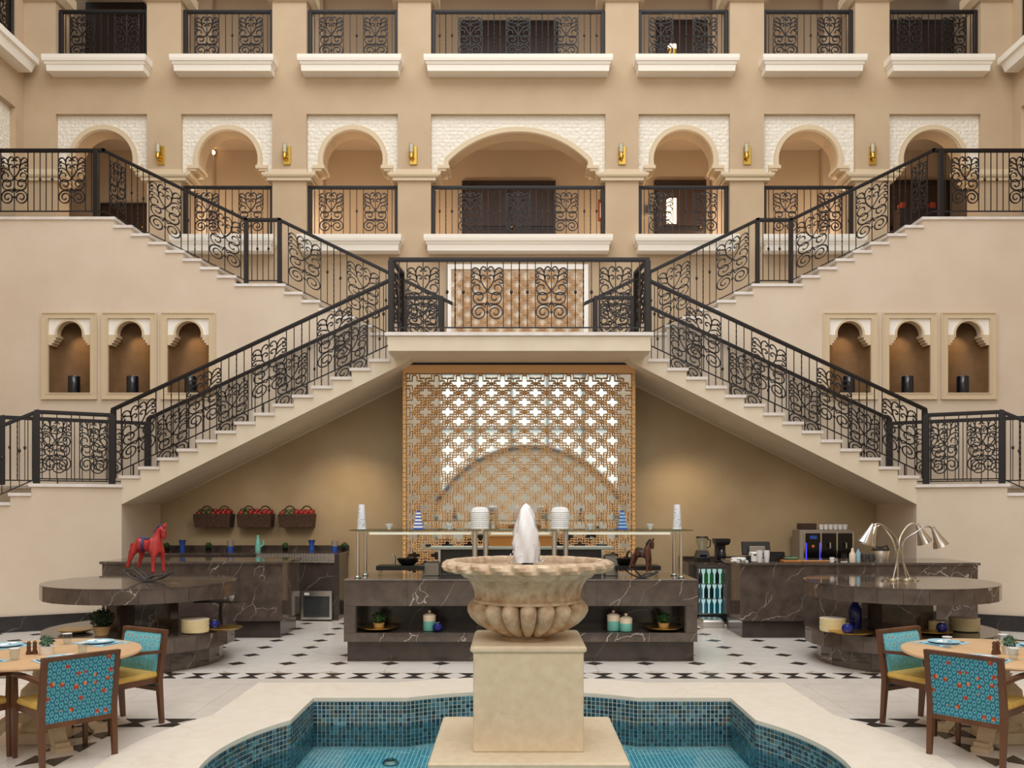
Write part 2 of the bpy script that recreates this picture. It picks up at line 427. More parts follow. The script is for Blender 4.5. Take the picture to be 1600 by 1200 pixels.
# plain large tiles round the pool
OUT=0.79
big=MB().slab([(-.448,-.448),(.448,-.448),(.448,.448),(-.448,.448)],-0.024,-0.0005)
smallm=MB().slab([(-.2235,-.2235),(.2235,-.2235),(.2235,.2235),(-.2235,.2235)],-0.024,-0.0005).mesh('paving_tile','floor_cream_dark')
bigm=big.mesh('paving_tile','floor_cream_dark'); k=0
for j in range(9):
    for i in range(-11,12):
        x=XF+.9*i; y=10.02-.45-.9*j-0.002
        if y<2.2: continue
        dx=abs(x-XF);dy=abs(y-PY)
        if abs(x)>0.62*y+1.2 : continue
        if max(dx,dy)<2.15+OUT+.46:
            for ax_ in (-.225,.225):
                for ay_ in (-.225,.225):
                    if max(abs(x+ax_-XF),abs(y+ay_-PY))>=2.15+OUT-.235: link('paving_tile',smallm,floor,(x+ax_,y+ay_,0))
            continue
        link('paving_tile',bigm,floor,(x,y,0)); k+=1
# second border of bow ties turning round the two dining tables
bow2=MB(); bow2.slab([(-.15,.15),(-.03,.01),(.03,.01),(.15,.15)],-0.001,0.004); bow2.slab([(-.15,-.15),(.15,-.15),(.03,-.01),(-.03,-.01)],-0.001,0.004)
bow2=bow2.mesh('bow_tie_inlay','floor_black')
for sgn in (-1,1):
    for k in range(3): link('bow_tie_inlay',bow2,floor,(AX+sgn*(3.2+.36*k),8.22,0))
    for k in range(9): link('bow_tie_inlay',bow2,floor,(AX+sgn*3.75,7.8-.40*k,0),PI/2)

# ---- main gallery facade
bays=[(0.0,1.734)]+[(s*o,.906) for o in (3.297,5.788,8.278) for s in (-1,1)]
bays=sorted(bays)
holes=[]
for c,hw in bays:
    holes.append([(AX+c-hw,ZU-.04),(AX+c+hw,ZU-.04),(AX+c+hw,9.764),(AX+c-hw,9.764)])
    holes.append([(AX+c-hw,ZU2-.04),(AX+c+hw,ZU2-.04),(AX+c+hw,13.3),(AX+c-hw,13.3)])
fac=shape('wall_back',[(AX-9.81,0.0),(AX+9.81,0.0),(AX+9.81,14.0),(AX-9.81,14.0)],holes,0.54,'wall_plaster',DF)
struct(fac)
def arch_panel_pts(hw):
    if hw<1.2:
        a=arc(0,8.887,.6,math.radians(-13.5),math.radians(193.5),28); jx=.775
    else:
        R=1.93; cz=9.446-R; an=math.asin(1.398/R)
        a=[(1.398,8.72)]+arc(0,cz,R,PI/2-an,PI/2+an,30)+[(-1.398,8.72)]; jx=1.57
    return a,jx
def arch_bay(parent,cx,hw,loc,rz=0):
    a,jx=arch_panel_pts(hw)
    e=None
    poly=[(hw,8.57),(hw,9.764),(-hw,9.764),(-hw,8.57),(-jx,8.57),(-jx,8.72)]+list(reversed(a))+[(jx,8.72),(jx,8.57)]
    poly=list(reversed(poly))
    fr=shape('arch_panel',poly,[],0.05,'carved_white',0.09); back=shape('arch_wall',poly,[],0.40,'wall_plaster',0.141)
    lb=MB(); ring=[(x*1.0,z) for x,z in a]
    rr=[]
    cz=8.887 if hw<1.2 else 9.446-1.93
    for x,z in a:
        l=math.hypot(x,z-cz); rr.append((x*(1+.035/l),cz+(z-cz)*(1+.035/l)))
    lb.ribbon(rr,.075,.05,yc=.085); lb.ribbon([(x*(1+.05/ math.hypot(x,z-cz)),cz+(z-cz)*(1+.05/math.hypot(x,z-cz))) for x,z in rr],.02,.03,yc=.08)
    for s in (-1,1):
        x0,x1=(.56,.80) if hw<1.2 else (1.37,1.60)
        lb.box(min(s*x0,s*x1)-.0,max(s*x0,s*x1),.03,.54,8.70,8.765)
        lb.box(min(s*(x0+.06),s*x1),max(s*(x0+.06),s*x1),.05,.54,8.655,8.70)
        lb.box(min(s*(jx-.03),s*(jx+.02)),max(s*(jx-.03),s*(jx+.02)),.05,.54,8.60,8.66)
    mo=lb.build('arch_moulding','moulding')
    for o in (fr,back,mo):
        o.parent=parent; o.location=loc; o.rotation_euler=(0,0,rz)
for c,hw in bays: arch_bay(fac,0,hw,(AX+c,DF,0))
# pier capitals
edges=[AX-9.81]+[v for c,hw in bays for v in (AX+c-hw,AX+c+hw)]+[AX+9.81]
for i in range(0,len(edges),2):
    x0,x1=edges[i],edges[i+1]
    cb=MB().taper([(x0-.10,x1+.10,DF-.05,DF+.55,8.43),(x0-.10,x1+.10,DF-.05,DF+.55,8.49)])
    cb.taper([(x0-.14,x1+.14,DF-.07,DF+.56,8.495),(x0-.19,x1+.19,DF-.09,DF+.57,8.53),(x0-.19,x1+.19,DF-.09,DF+.57,8.575)])
    cb.taper([(x0-.01,x1+.01,DF-.025,DF+.545,8.58),(x0-.01,x1+.01,DF-.025,DF+.545,8.66)])
    if i==0 or i==len(edges)-2: pass
    cb.build('pier_capital','moulding',fac)
    MB().taper([(x0-.05,x1+.05,DF-.05,DF+.56,12.0),(x0-.14,x1+.14,DF-.12,DF+.57,12.1),(x0-.14,x1+.14,DF-.12,DF+.57,12.3)]).build('pier_capital','moulding',fac)
# balcony mouldings (the pale projecting sills)
def sill(px0,px1,zt,parent,D=17.45,rot=None):
    a,b2=px0,px1; h=.31
    return MB().taper([(a+.07,b2-.07,D+.07,DF+.02,zt-h),(a+.06,b2-.06,D+.06,DF+.02,zt-h+.12),(a+.045,b2-.045,D+.045,DF+.02,zt-h+.125),(a+.03,b2-.03,D+.03,DF+.02,zt-.14),(a+.01,b2-.01,D+.01,DF+.02,zt-.13),(a,b2,D,DF+.02,zt-.08),(a,b2,D,DF+.02,zt-.01),(a+.02,b2-.02,D+.02,DF+.02,zt)]).build('trim_1','white_trim',parent)
n_=0
for c,hw in bays:
    e=.11
    for zt in (ZU,ZU2):
        if zt==ZU and abs(c)>7: continue
        o=sill(AX+c-hw-e,AX+c+hw+e,zt,None); n_+=1; o.name='trim_%d'%n_; struct(o,'pale moulded balcony sill')
# gallery slabs, ceilings and inner walls
GB=DF+.54+2.0
for nm,z0,z1,mm in (('floor_gallery',ZU-.3,ZU-.03,'riser_stone'),('ceiling_gallery',10.05,10.3,'gallery_plaster'),('floor_upper_gallery',ZU2-.3,ZU2-.03,'riser_stone'),('ceiling_upper_gallery',13.5,13.7,'gallery_plaster')):
    struct(MB().box(AX-9.8,AX+9.8,DF+.01,GB,z0,z1).build(nm,mm))
struct(MB().box(AX-12,AX+12,GB,GB+.2,4,14).build('wall_gallery','gallery_plaster'))
# inner pilasters / vault ribs of the lower gallery, seen through the arches
vr=MB()
for i in range(2,len(edges)-2,2):
    xm=(edges[i]+edges[i+1])/2
    vr.box(xm-.16,xm+.16,GB-.18,GB,ZU-.03,13.4)
struct(vr.build('trim_40','gallery_grey'))
vc=MB()
for c,hw in bays:
    if hw>1.2: continue
    r=.80; pts=arc(AX+c,9.0,r,0,PI,18)
    poly=[(AX+c+r,8.75)]+pts+[(AX+c-r,8.75),(AX+c-1.05,8.75),(AX+c-1.05,10.05),(AX+c+1.05,10.05),(AX+c+1.05,8.75)]
    0 and vc.prism(poly,GB-.9,GB-.75)

# gallery doors
def gdoor(name,px0,px1,py0,zf,dbl=False,label=None):
    D=GB-.05; x0=WX(px0,D); x1=WX(px1,D); zt=WZ(py0,D)
    d=MB().box(x0,x1,D-.04,D+.05,zf-.02,zt).build(name,'door_dark'); struct(d,label)
    n=2 if dbl else 1
    for k in range(n):
        a=x0+(x1-x0)*k/n+.06; b2=x0+(x1-x0)*(k+1)/n-.06
        for (q0,q1) in ((.08,.45),(.5,.94)):
            MB().box(a,b2,D-.07,D-.03,zf+(zt-zf)*q0,zf+(zt-zf)*q1).build('door_panel','door_panel',d)
    MB().ball((x1-.14 if n==1 else (x0+x1)/2+.08,D-.11,zf+1.0),.03).build('handle','brass',d)
    return d
gdoor('door_1',722,868,283,ZU-.03,True,'dark double door behind the centre of the lower gallery')
d5=gdoor('door_2',1022,1103,282,ZU-.03,False,'dark door with a lit glass slit in the lower gallery')
MB().box(WX(1040,GB),WX(1055,GB),GB-.14,GB-.12,WZ(352,GB),WZ(313,GB)).build('glass_slit','lamp_glow',d5)
gdoor('door_3',1387,1483,282,ZU-.03,False,'dark doorway behind the right end of the lower gallery')
gdoor('door_4',158,235,318,ZU-.03,False,'low dark doorway behind the left end of the lower gallery')
gdoor('door_5',720,872,33,ZU2-.03,True,'dark double door behind the centre of the top gallery')
gdoor('door_6',1025,1105,32,ZU2-.03,False,'dark door right of the centre bay in the top gallery')
gdoor('door_7',1387,1490,32,ZU2-.03,False,'dark doorway at the right end of the top gallery')
gdoor('door_8',135,228,5,ZU2-.03,False,'dark tall doorway at the left end of the top gallery')
# ---- side walls of the hall (returning towards the camera)
def side_wall(sgn,name):
    # local: x' along depth (0 at the corner, + towards camera)
    hs=[]
    for c in (1.35,4.0,6.7):
        hs.append([(c-1.05,ZU-.04),(c+1.05,ZU-.04),(c+1.05,9.764),(c-1.05,9.764)])
        hs.append([(c-1.05,ZU2-.04),(c+1.05,ZU2-.04),(c+1.05,13.3),(c-1.05,13.3)])
    wl=shape(name,[(0,0),(21.8,0),(21.8,14),(0,14)],hs,0.4,'wall_plaster',0)
    if sgn<0:
        wl.rotation_euler=(0,0,-PI/2); wl.location=(AX-9.81-.4,DF,0)
        for v in wl.data.vertices: v.co.y=v.co.y
    else:
        wl.rotation_euler=(0,0,-PI/2); wl.location=(AX+9.81,DF,0)
    struct(wl); return wl
wls=side_wall(-1,'wall_left'); wrs=side_wall(1,'wall_right')
for sgn,wl,y0 in ((-1,wls,.40),(1,wrs,0.0)):
    for c in (1.35,):
        hw=1.05
        a,jx=arch_panel_pts(.906); jx=.9
        poly=[(hw,8.57),(hw,9.764),(-hw,9.764),(-hw,8.57),(-jx,8.57),(-jx,8.72)]+list(reversed(a))+[(jx,8.72),(jx,8.57)]
        poly=[(x+c,z) for x,z in reversed(poly)]
        p=shape('arch_panel',poly,[],0.2,'carved_white',(.12 if sgn>0 else .08)); p.parent=wl
        for zt in (ZU2,):
            q=MB(); 
            if sgn<0: q.taper([(c-1.15,c+1.15,.40,.66,zt-.31),(c-1.2,c+1.2,.40,.70,zt-.14),(c-1.25,c+1.25,.40,.75,zt-.12),(c-1.25,c+1.25,.40,.75,zt)])
            else: q.taper([(c-1.15,c+1.15,-.26,0,zt-.31),(c-1.2,c+1.2,-.30,0,zt-.14),(c-1.25,c+1.25,-.35,0,zt-.12),(c-1.25,c+1.25,-.35,0,zt)])
            q.build('balcony_sill','white_trim',wl)
for sgn,nm in ((-1,'wall_left_gallery'),(1,'wall_right_gallery')):
    x0=AX+sgn*12.4; struct(MB().box(min(x0,x0+sgn*.2),max(x0,x0+sgn*.2),6,GB,4,14).build(nm,'gallery_plaster'))
    for z in (ZU-.3,10.05,ZU2-.3,13.5):
        xa=AX+sgn*9.84+sgn*.4; xb=x0
        struct(MB().box(min(xa,xb),max(xa,xb),6,GB,z,z+.25).build('trim_50','riser_stone'))

# ---- lower back wall with niches (the upper flights stand on it)
RU=.1531; RU2=.15; TU=.317
stepL=[(AX-9.81,ZU)]; x=-7.344; z=ZU; stepL.append((x,z))
for k in range(8):
    z-=RU; stepL.append((x,z)); 
    if k<7: x+=TU; stepL.append((x,z))
XM0=x; x=-4.218; stepL.append((x,z)); 
for k in range(9):
    z-=RU2; 
    if k==8: z=ZL
    stepL.append((x,z)); 
    if k<8: x+=TU; stepL.append((x,z))
XE=x
top=stepL+[(mx(p),q) for p,q in reversed(stepL)]
top=[(p,q-.05) for p,q in top]
nich=[]
NZ0=WZ(614,DW); NZ1=WZ(498,DW)
NX=[(76.5,142.5),(170,236),(262.5,327.5)]; NXR=[(1295,1360),(1388,1453),(1479.5,1545)]
ALLN=[(WX(a,DW),WX(b_,DW)) for a,b_ in NX+NXR]
for a,b_ in ALLN: nich.append([(a,NZ0),(b_,NZ0),(b_,NZ1),(a,NZ1)])
wlow=shape('wall_lower_back',[(AX-9.81,0),(AX+9.81,0)]+list(reversed(top)),nich,0.12,'lower_plaster',DW)
struct(wlow)
# niches
for i,(a,b_) in enumerate(ALLN):
    c=(a+b_)/2; hw=(b_-a)/2; Z0=NZ0; Z1=NZ1
    # curved golden recess
    g=MB(); pts=[(hw-.003,.001)]+[((hw-.003)*math.cos(t),0.12+.36*math.sin(t)) for t in [PI*k/14 for k in range(15)]]+[(-hw+.003,.001)]
    vs=[(x,y,Z0) for x,y in pts]+[(x,y,Z1+.02) for x,y in pts]
    n=len(pts); g.add(vs,[(j,j+1,j+1+n,j+n) for j in range(n-1)]+[tuple(range(n)),tuple(reversed(range(n,2*n)))])
    me=g.mesh('recess','niche_gold',True)
    nb=link('wall_niche',me,None,(c,DW,0)); tag(nb,['leftmost arched wall niche left of the stairs','middle arched wall niche of the three left of the stairs','arched wall niche on the left, partly behind the stair railing','arched wall niche on the right, partly behind the stair railing','middle arched wall niche of the three right of the stairs','rightmost arched wall niche right of the stairs'][i],'niche','arched niches with dark candle holders')
    # frame: stepped surround
    def rectring(o0,o1,y0,y1,mt,nm):
        A=[(-hw-o0,Z0-o0),(hw+o0,Z0-o0),(hw+o0,Z1+o0*.9),(-hw-o0,Z1+o0*.9)]
        Bq=[(-hw-o1,Z0-o1),(hw+o1,Z0-o1),(hw+o1,Z1+o1*.9),(-hw-o1,Z1+o1*.9)]
        return shape(nm,A,[Bq],y1-y0,mt,y0,nb)
    rectring(.118,.0,-.035,.0,'moulding','frame'); rectring(.122,.098,-.05,-.034,'moulding','outer_bead'); rectring(.02,.0,-.045,-.034,'moulding','inner_bead')
    # white arched head panel
    zc=WZ(525,DW); r=.235; czz=WZ(522,DW)
    poly=[(-hw,Z1),(-hw,zc-.0),(-.27,zc-.0)]+[(x,z) for x,z in reversed(arc(0,czz,.262,math.radians(0),math.radians(180),16))]+[(.27,zc),(hw,zc),(hw,Z1)]
    shape('arch_panel',poly,[],.05,'white_niche',.0,nb)
    mo=MB(); mo.ribbon(arc(0,czz,.25,math.radians(-8),math.radians(188),20),.035,.16,yc=.05)
    for s in (-1,1):
        for (xa,xb,za,zb) in ((.225,hw,zc-.03,zc+.02),(.255,hw,zc-.08,zc-.03),(.29,hw,zc-.13,zc-.08),(.325,hw,zc-.17,zc-.13)):
            mo.box(min(s*xa,s*xb),max(s*xa,s*xb),-.02,.2,za,zb)
    mo.build('arch_moulding','moulding',nb)
    spot('niche_spot',(c,DW+.16,Z1-.06),(c,DW+.47,Z0+.80),13,(1,.76,.45),62,1.0,.02)
    # candle holder
    cx=[115,206.5,297,1327,1418.5,1505][i]; x=WX(cx,DW+.1)
    hN=MB().lathe([(0.0,0),(.098,0),(.105,.02),(.105,.30),(.098,.32),(.085,.32),(.085,.05),(0,.05)],20).build('candle_holder','dark_blue_glass',None,True,(x,DW+.12,NZ0+.002))
    tag(hN,['dark blue glass candle holder in the leftmost niche','dark blue glass candle holder in the second niche from the left','dark blue glass candle holder in the third niche, behind the stair rail','dark blue glass candle holder in the niche behind the right stair rail','dark blue glass candle holder in the middle niche on the right','dark blue glass candle holder in the rightmost niche'][i],'candle holder','candle holders in the wall niches')
    MB().lathe([(.0,.05),(.04,.05),(.04,.17),(0,.17)],12).build('candle','ceramic_white',hN)
    MB().lathe([(.09,0),(.112,.0),(.112,.018),(.09,.018)],20).build('foot_ring','black_plastic',hN)

# ---- staircases
def soffit_poly(pts,th): 
    return None
def flight(sgn,lab):
    M=(lambda v:v) if sgn<0 else mx
    st=empty('lower_staircase',(0,0,0),0,lab,'staircase','lower stair flights')
    RL=(ZL-ZLL)/16; TL=.3175; X0=-6.487
    pts=[(X0,ZLL-.33),(X0,ZLL-.05)]; x=X0; z=ZLL
    for k in range(16):
        z+=RL; pts.append((x,z-.05))
        if k<15: x+=TL; pts.append((x,z-.05))
    pts+=[(x+.02,z-.05),(x+.02,4.42),(x-.1,4.335)]
    pts=[(M(p),q) for p,q in pts]
    if sgn<0: pts=list(reversed(pts))
    body=MB().prism(pts,D1,DW-.006).build('stair_body','cream_stone',st)
    body['label']='smooth cream underside and side of the flight'
    tm=MB().taper([(-.035,TL+.0,-.035,DW-D1-.01,-.05),(-.035,TL,-.035,DW-D1-.01,0)]) if sgn<0 else MB().taper([(-TL,.035,-.035,DW-D1-.01,-.05),(-TL,.035,-.035,DW-D1-.01,0)])
    tme=tm.mesh('tread','tread_white')
    rme=MB().box(-.004,.006,.0,DW-D1-.01,-.0,RL-.05).mesh('riser','riser_stone')
    for k in range(15):
        link('tread',tme,st,(M(X0+TL*k),D1,ZLL+RL*(k+1)))
        link('riser',rme,st,(M(X0+TL*k-.006),D1,ZLL+RL*k))
    return st
flight(-1,'lower left stair flight rising from the left landing to the centre')
flight(1,'lower right stair flight rising from the right landing to the centre')
def upper_flight(sgn,lab):
    M=(lambda v:v) if sgn<0 else mx
    st=empty('upper_staircase',(0,0,0),0,lab,'staircase','upper stair flights')
    # solid body in the depth behind the niche wall
    pts=[(p,q-.05) for p,q in stepL]
    low=[(XE,4.3),(-4.218,5.72),(-7.344,7.0),(AX-9.81,7.0)]
    pl=[(M(p),q) for p,q in pts+low]
    if sgn<0: pl=list(reversed(pl))
    MB().prism(pl,DW+.121,DF-.002).build('stair_body','lower_plaster',st)
    W=DF-DW
    def tr(xa,xb,z):
        a,b2=M(xa),M(xb); a,b2=min(a,b2),max(a,b2)
        MB().box(a,b2,DW-.03,DF-.01,z-.05,z).build('tread','tread_white',st)
    x=-7.344; z=ZU
    tr(AX-9.8,x+.03,z)
    for k in range(7):
        z-=RU; tr(x,x+TU+.03,z); x+=TU
    tr(XM0,-4.218+.03,ZM)
    x=-4.218; z=ZM
    for k in range(8):
        z-=RU2; tr(x,x+TU+.03,z); x+=TU
    return st
upper_flight(-1,'upper left stair flight climbing from the centre to the gallery')
upper_flight(1,'upper right stair flight climbing from the centre to the gallery')
# central landing
ld=empty('central_landing',(0,0,0),0,'cream projecting landing between the four stair flights','landing')
MB().slab([(-1.98,14.07),(mx(-1.98),14.07),(mx(-1.98),D1),(mx(-1.70),D1),(mx(-1.70),DF-.01),(-1.70,DF-.01),(-1.70,D1),(-1.98,D1)],4.42,4.652).build('slab','cream_stone',ld)
MB().slab([(-2.015,14.03),(mx(-2.015),14.03),(mx(-2.015),D1-.04),(mx(-1.69),D1-.04),(mx(-1.69),DF-.01),(-1.69,DF-.01),(-1.69,D1-.04),(-2.015,D1-.04)],4.655,ZL).build('edge_cap','tread_white',ld)
# lower landings, with the curved-off flights leaving at the picture edges
def lower_landing(sgn,lab):
    M=(lambda v:v) if sgn<0 else mx
    o=empty('side_landing',(0,0,0),0,lab,'landing','side landings')
    A=(-6.487,D1); Bp=(-7.65,14.2); Cp=(-8.36,15.54); Dp=(AX-9.8,DW-.004); E=(-6.487,DW-.004)
    def S(pts,z0,z1,nm,mt):
        p=[(M(x),y) for x,y in pts]
        if sgn<0: p=list(reversed(p))
        return MB().slab(p,z0,z1).build(nm,mt,o)
    S([A,Bp,Cp,Dp,E],0,ZLL-.05,'base_wall','lower_plaster')
    S([(A[0]+.03,A[1]-.035),(Bp[0]-.02,Bp[1]-.05),(Cp[0]-.03,Cp[1]),Dp,(A[0]+.03,E[1])],ZLL-.05,ZLL,'landing_slab','tread_white')
    d=(-.884,-.468); n=(-.468,.884); 
    for k in range(5):
        z=ZLL-.148*(k+1)
        a=(Bp[0]+d[0]*.29*k,Bp[1]+d[1]*.29*k); b2=(a[0]+d[0]*.29,a[1]+d[1]*.29)
        w=1.52
        q=[a,b2,(b2[0]+n[0]*w,b2[1]+n[1]*w),(a[0]+n[0]*w,a[1]+n[1]*w)]
        S(q,0,z-.05,'step_base','lower_plaster')
        q2=[(a[0]+.0,a[1]-.0),(b2[0]+d[0]*.03-n[0]*.03,b2[1]+d[1]*.03-n[1]*.03),(b2[0]+d[0]*.03+n[0]*w,b2[1]+d[1]*.03+n[1]*w),(a[0]+n[0]*w,a[1]+n[1]*w)]
        q2[0]=(a[0]-n[0]*.03,a[1]-n[1]*.03)
        S(q2,z-.05,z,'tread','tread_white')
    # dark marble skirting along the wall foot
    L_=[A,(Bp[0]+d[0]*1.45,Bp[1]+d[1]*1.45)]
    nn=(-n[0]*-1,-n[1]) 
    q=[L_[0],L_[1],(L_[1][0]-n[0]*.03,L_[1][1]-n[1]*.03),(L_[0][0]-n[0]*.03,L_[0][1]-n[1]*.03)]
    sk=S(q,0,.25,'skirting','black_marble'); sk['label']='dark marble skirting'
    return o
lower_landing(-1,'left side landing at the foot of the lower left flight')
lower_landing(1,'right side landing at the foot of the lower right flight')
struct(MB().box(-6.45,mx(-6.45),DW-.03,DW-.001,0,.25).build('baseboard_back','black_marble'))
struct(MB().prism([(-6.486,0.25),(mx(-6.486),0.25),(mx(-6.486),2.0),(mx(-1.9),4.25),(mx(-1.9),4.41),(-1.9,4.41),(-1.9,4.25),(-6.486,2.0)],DW-.004,DW-.001).build('wall_under_stairs','shaded_plaster'))  # thin darker sheet over the wall, with the shade below the flights painted in

# rear wall of the atrium behind the viewer: glazed above a wide arch (seen in the mirror)
ra=arc(.6,.24,4.01,math.radians(28),math.radians(152),30)
struct(MB().prism([(.6+3.54,0)]+ra+[(.6-3.54,0)],-4.0,-3.95).build('trim_61','white_trim'))
rw=shape('wall_front',[(AX-9.81,0),(AX+9.81,0),(AX+9.81,14),(AX-9.81,14)],[[(-2.9,2.3),(4.1,2.3),(4.1,11.5),(-2.9,11.5)],[(-7.6,.9),(-6.5,.9),(-6.5,7.5),(-7.6,7.5)],[(6.7,.9),(7.8,.9),(7.8,7.5),(6.7,7.5)]],0.3,'lower_plaster',-4.3)
struct(rw)
mo=MB().ribbon(ra,.16,.12,yc=-3.92); struct(mo.build('trim_60','brown_wood'))
wn=MB().box(-2.9,4.1,-4.22,-4.2,2.3,11.5).build('window_1','window_light'); struct(wn)
for k in range(6):
    x=-2.9+7.0*k/5; MB().box(x-.05,x+.05,-4.2,-4.05,2.3,11.5).build('mullion','iron',wn)
for z in (4.95,7.1,9.3,11.45): MB().box(-2.9,4.1,-4.2,-4.05,z-.05,z+.05).build('transom','iron',wn)
for i,(a,b_) in enumerate(((-7.6,-6.5),(6.7,7.8))):
    wn=MB().box(a,b_,-4.22,-4.2,.9,7.5).build('window_%d'%(i+2),'window_light'); struct(wn)
    MB().box((a+b_)/2-.04,(a+b_)/2+.04,-4.2,-4.1,.9,7.5).build('mullion','iron',wn)

# ================================================================ POOL
pin=pool_outline(0.0,18)
cop=shape_flat('pool_coping',pool_outline(OUT,18),[pin],0.036,'coping_stone',-0.024)
tag(cop,'cream stone coping surrounding the blue tiled fountain pool','coping')
basin=empty('fountain_pool',(0,0,0),0,'lobed sunken pool lined with blue mosaic tiles around the fountain','pool')
pb=pool_outline(0.004,18)
# lining: grout shell behind the tiles
ZB=-.52
def wallshell(pts,z0,z1,th):
    b=MB(); n=len(pts)
    for i in range(n):
        j=(i+1)%n; (x0,y0),(x1,y1)=pts[i],pts[j]
        b.add([(x0,y0,z0),(x1,y1,z0),(x1,y1,z1),(x0,y0,z1)],[(0,1,2,3)])
    return b
sh=wallshell(pb,ZB,-.02,0); sh.add([(x,y,ZB) for x,y in pb],[tuple(range(len(pb)))]); sh.build('lining','grout_pool' if 'grout_pool' in MATS else 'mint',basin)
# coloured mosaic tiles, real raised pieces
m=mat('mosaic',(60,110,130),0.12,spec=0.6); nt=m.node_tree
at=nt.nodes.new('ShaderNodeVertexColor'); at.layer_name='Col'; nt.links.new(at.outputs[0],nt.nodes['Principled BSDF'].inputs['Base Color'])
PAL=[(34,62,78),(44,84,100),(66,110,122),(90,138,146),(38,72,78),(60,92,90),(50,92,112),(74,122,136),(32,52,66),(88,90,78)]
def mosaic(name,quads,pal,parent):
    v=[];f=[];cols=[]
    for (c,u,w_,n) in quads:
        o=len(v); c=Vector(c);u=Vector(u);w_=Vector(w_);n=Vector(n)
        for (a,b2) in ((-1,-1),(1,-1),(1,1),(-1,1)): v.append(tuple(c+u*a+w_*b2))
        for (a,b2) in ((-1,-1),(1,-1),(1,1),(-1,1)): v.append(tuple(c+u*a*.86+w_*b2*.86+n))
        f+=[(o+4,o+5,o+6,o+7),(o,o+1,o+5,o+4),(o+1,o+2,o+6,o+5),(o+2,o+3,o+7,o+6),(o+3,o,o+4,o+7)]
        cl=lin(random.choice(pal)); cols+=[cl]*20
    me=bpy.data.meshes.new(name); me.from_pydata(v,[],f); me.materials.append(MATS['mosaic'])
    ca=me.color_attributes.new('Col','FLOAT_COLOR','CORNER')
    flat=[x for c_ in cols for x in c_]; ca.data.foreach_set('color',flat)
    o=link(name,me,parent); o['kind']='stuff'; return o
mat('pool_grout',(226,232,228),0.7)
basin.children[0].data.materials[0]=MATS['pool_grout']
pt=.0425; quads=[]
n=len(pin); rows=int((-.026-ZB)/pt)
for i in range(n):
    (x0,y0),(x1,y1)=pin[i],pin[(i+1)%n]
    if y0<4.6 and y1<4.6: continue
    l=math.hypot(x1-x0,y1-y0)
    if l<.01: continue
    tx,ty=(x1-x0)/l,(y1-y0)/l; nx,ny=-ty,tx
    cnt=max(1,round(l/pt)); d=l/cnt
    for k in range(cnt):
        cx=x0+tx*d*(k+.5); cy=y0+ty*d*(k+.5)
        for r in range(rows):
            quads.append(((cx,cy,-.027-pt*(r+.5)),(tx*d*.415,ty*d*.415,0),(0,0,pt*.415),(nx*.004,ny*.004,0)))
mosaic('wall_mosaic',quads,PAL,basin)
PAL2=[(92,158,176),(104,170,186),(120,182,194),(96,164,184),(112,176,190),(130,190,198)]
quads=[]
import bisect
def inside(x,y,P):
    c=False;n=len(P)
    for i in range(n):
        x0,y0=P[i];x1,y1=P[i-1]
        if (y0>y)!=(y1>y) and x<(x1-x0)*(y-y0)/(y1-y0)+x0: c=not c
    return c
yy=4.6
while yy<9.7:
    xx=-2.7
    while xx<2.9:
        if inside(xx,yy,pin): quads.append(((xx,yy,ZB+.001),(pt*.41,0,0),(0,pt*.41,0),(0,0,.003)))
        xx+=pt
    yy+=pt
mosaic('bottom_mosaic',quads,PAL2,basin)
# water
m=bpy.data.materials.new('pool_water'); m.use_nodes=True; nt=m.node_tree;N=nt.nodes;L=nt.links
for n_ in list(N): N.remove(n_)
o_=N.new('ShaderNodeOutputMaterial');t=N.new('ShaderNodeBsdfTransparent'); t.inputs[0].default_value=(.66,.90,.93,1)
gl=N.new('ShaderNodeBsdfGlossy'); gl.inputs['Roughness'].default_value=.03
fr=N.new('ShaderNodeFresnel'); fr.inputs[0].default_value=1.33; mi=N.new('ShaderNodeMixShader')
no=N.new('ShaderNodeTexNoise'); no.inputs['Scale'].default_value=5; no.inputs['Detail'].default_value=3; bp=N.new('ShaderNodeBump'); bp.inputs['Strength'].default_value=.25; bp.inputs['Distance'].default_value=.03
tc=N.new('ShaderNodeTexCoord'); L.new(tc.outputs['Object'],no.inputs['Vector']); L.new(no.outputs[0],bp.inputs['Height']); L.new(bp.outputs[0],gl.inputs['Normal']); L.new(bp.outputs[0],fr.inputs['Normal'])
L.new(fr.outputs[0],mi.inputs[0]); L.new(t.outputs[0],mi.inputs[1]); L.new(gl.outputs[0],mi.inputs[2]); L.new(mi.outputs[0],o_.inputs[0]); MATS['pool_water']=m
wtr=MB().add([(x,y,-.27) for x,y in pool_outline(-.001,18)],[tuple(range(len(pin)))]).build('pool_water','pool_water'); tag(wtr,'clear shallow water filling the fountain pool','water',kind='stuff')
for px,D in ((610,8.7),(1044,7.6)):
    x=WX(px,D)
    o=MB().lathe([(0,0),(.07,0),(.08,.015),(.06,.04),(0,.05)],16).build('pool_light','chrome',None,True,(x,D,ZB+.003)); tag(o,'small round chrome pool light under water '+('on the left' if px<800 else 'on the right'),'pool light','pool lights')
    MB().lathe([(0,.05),(.035,.05),(.03,.056),(0,.057)],12).build('lens','clear_glass',o,True)

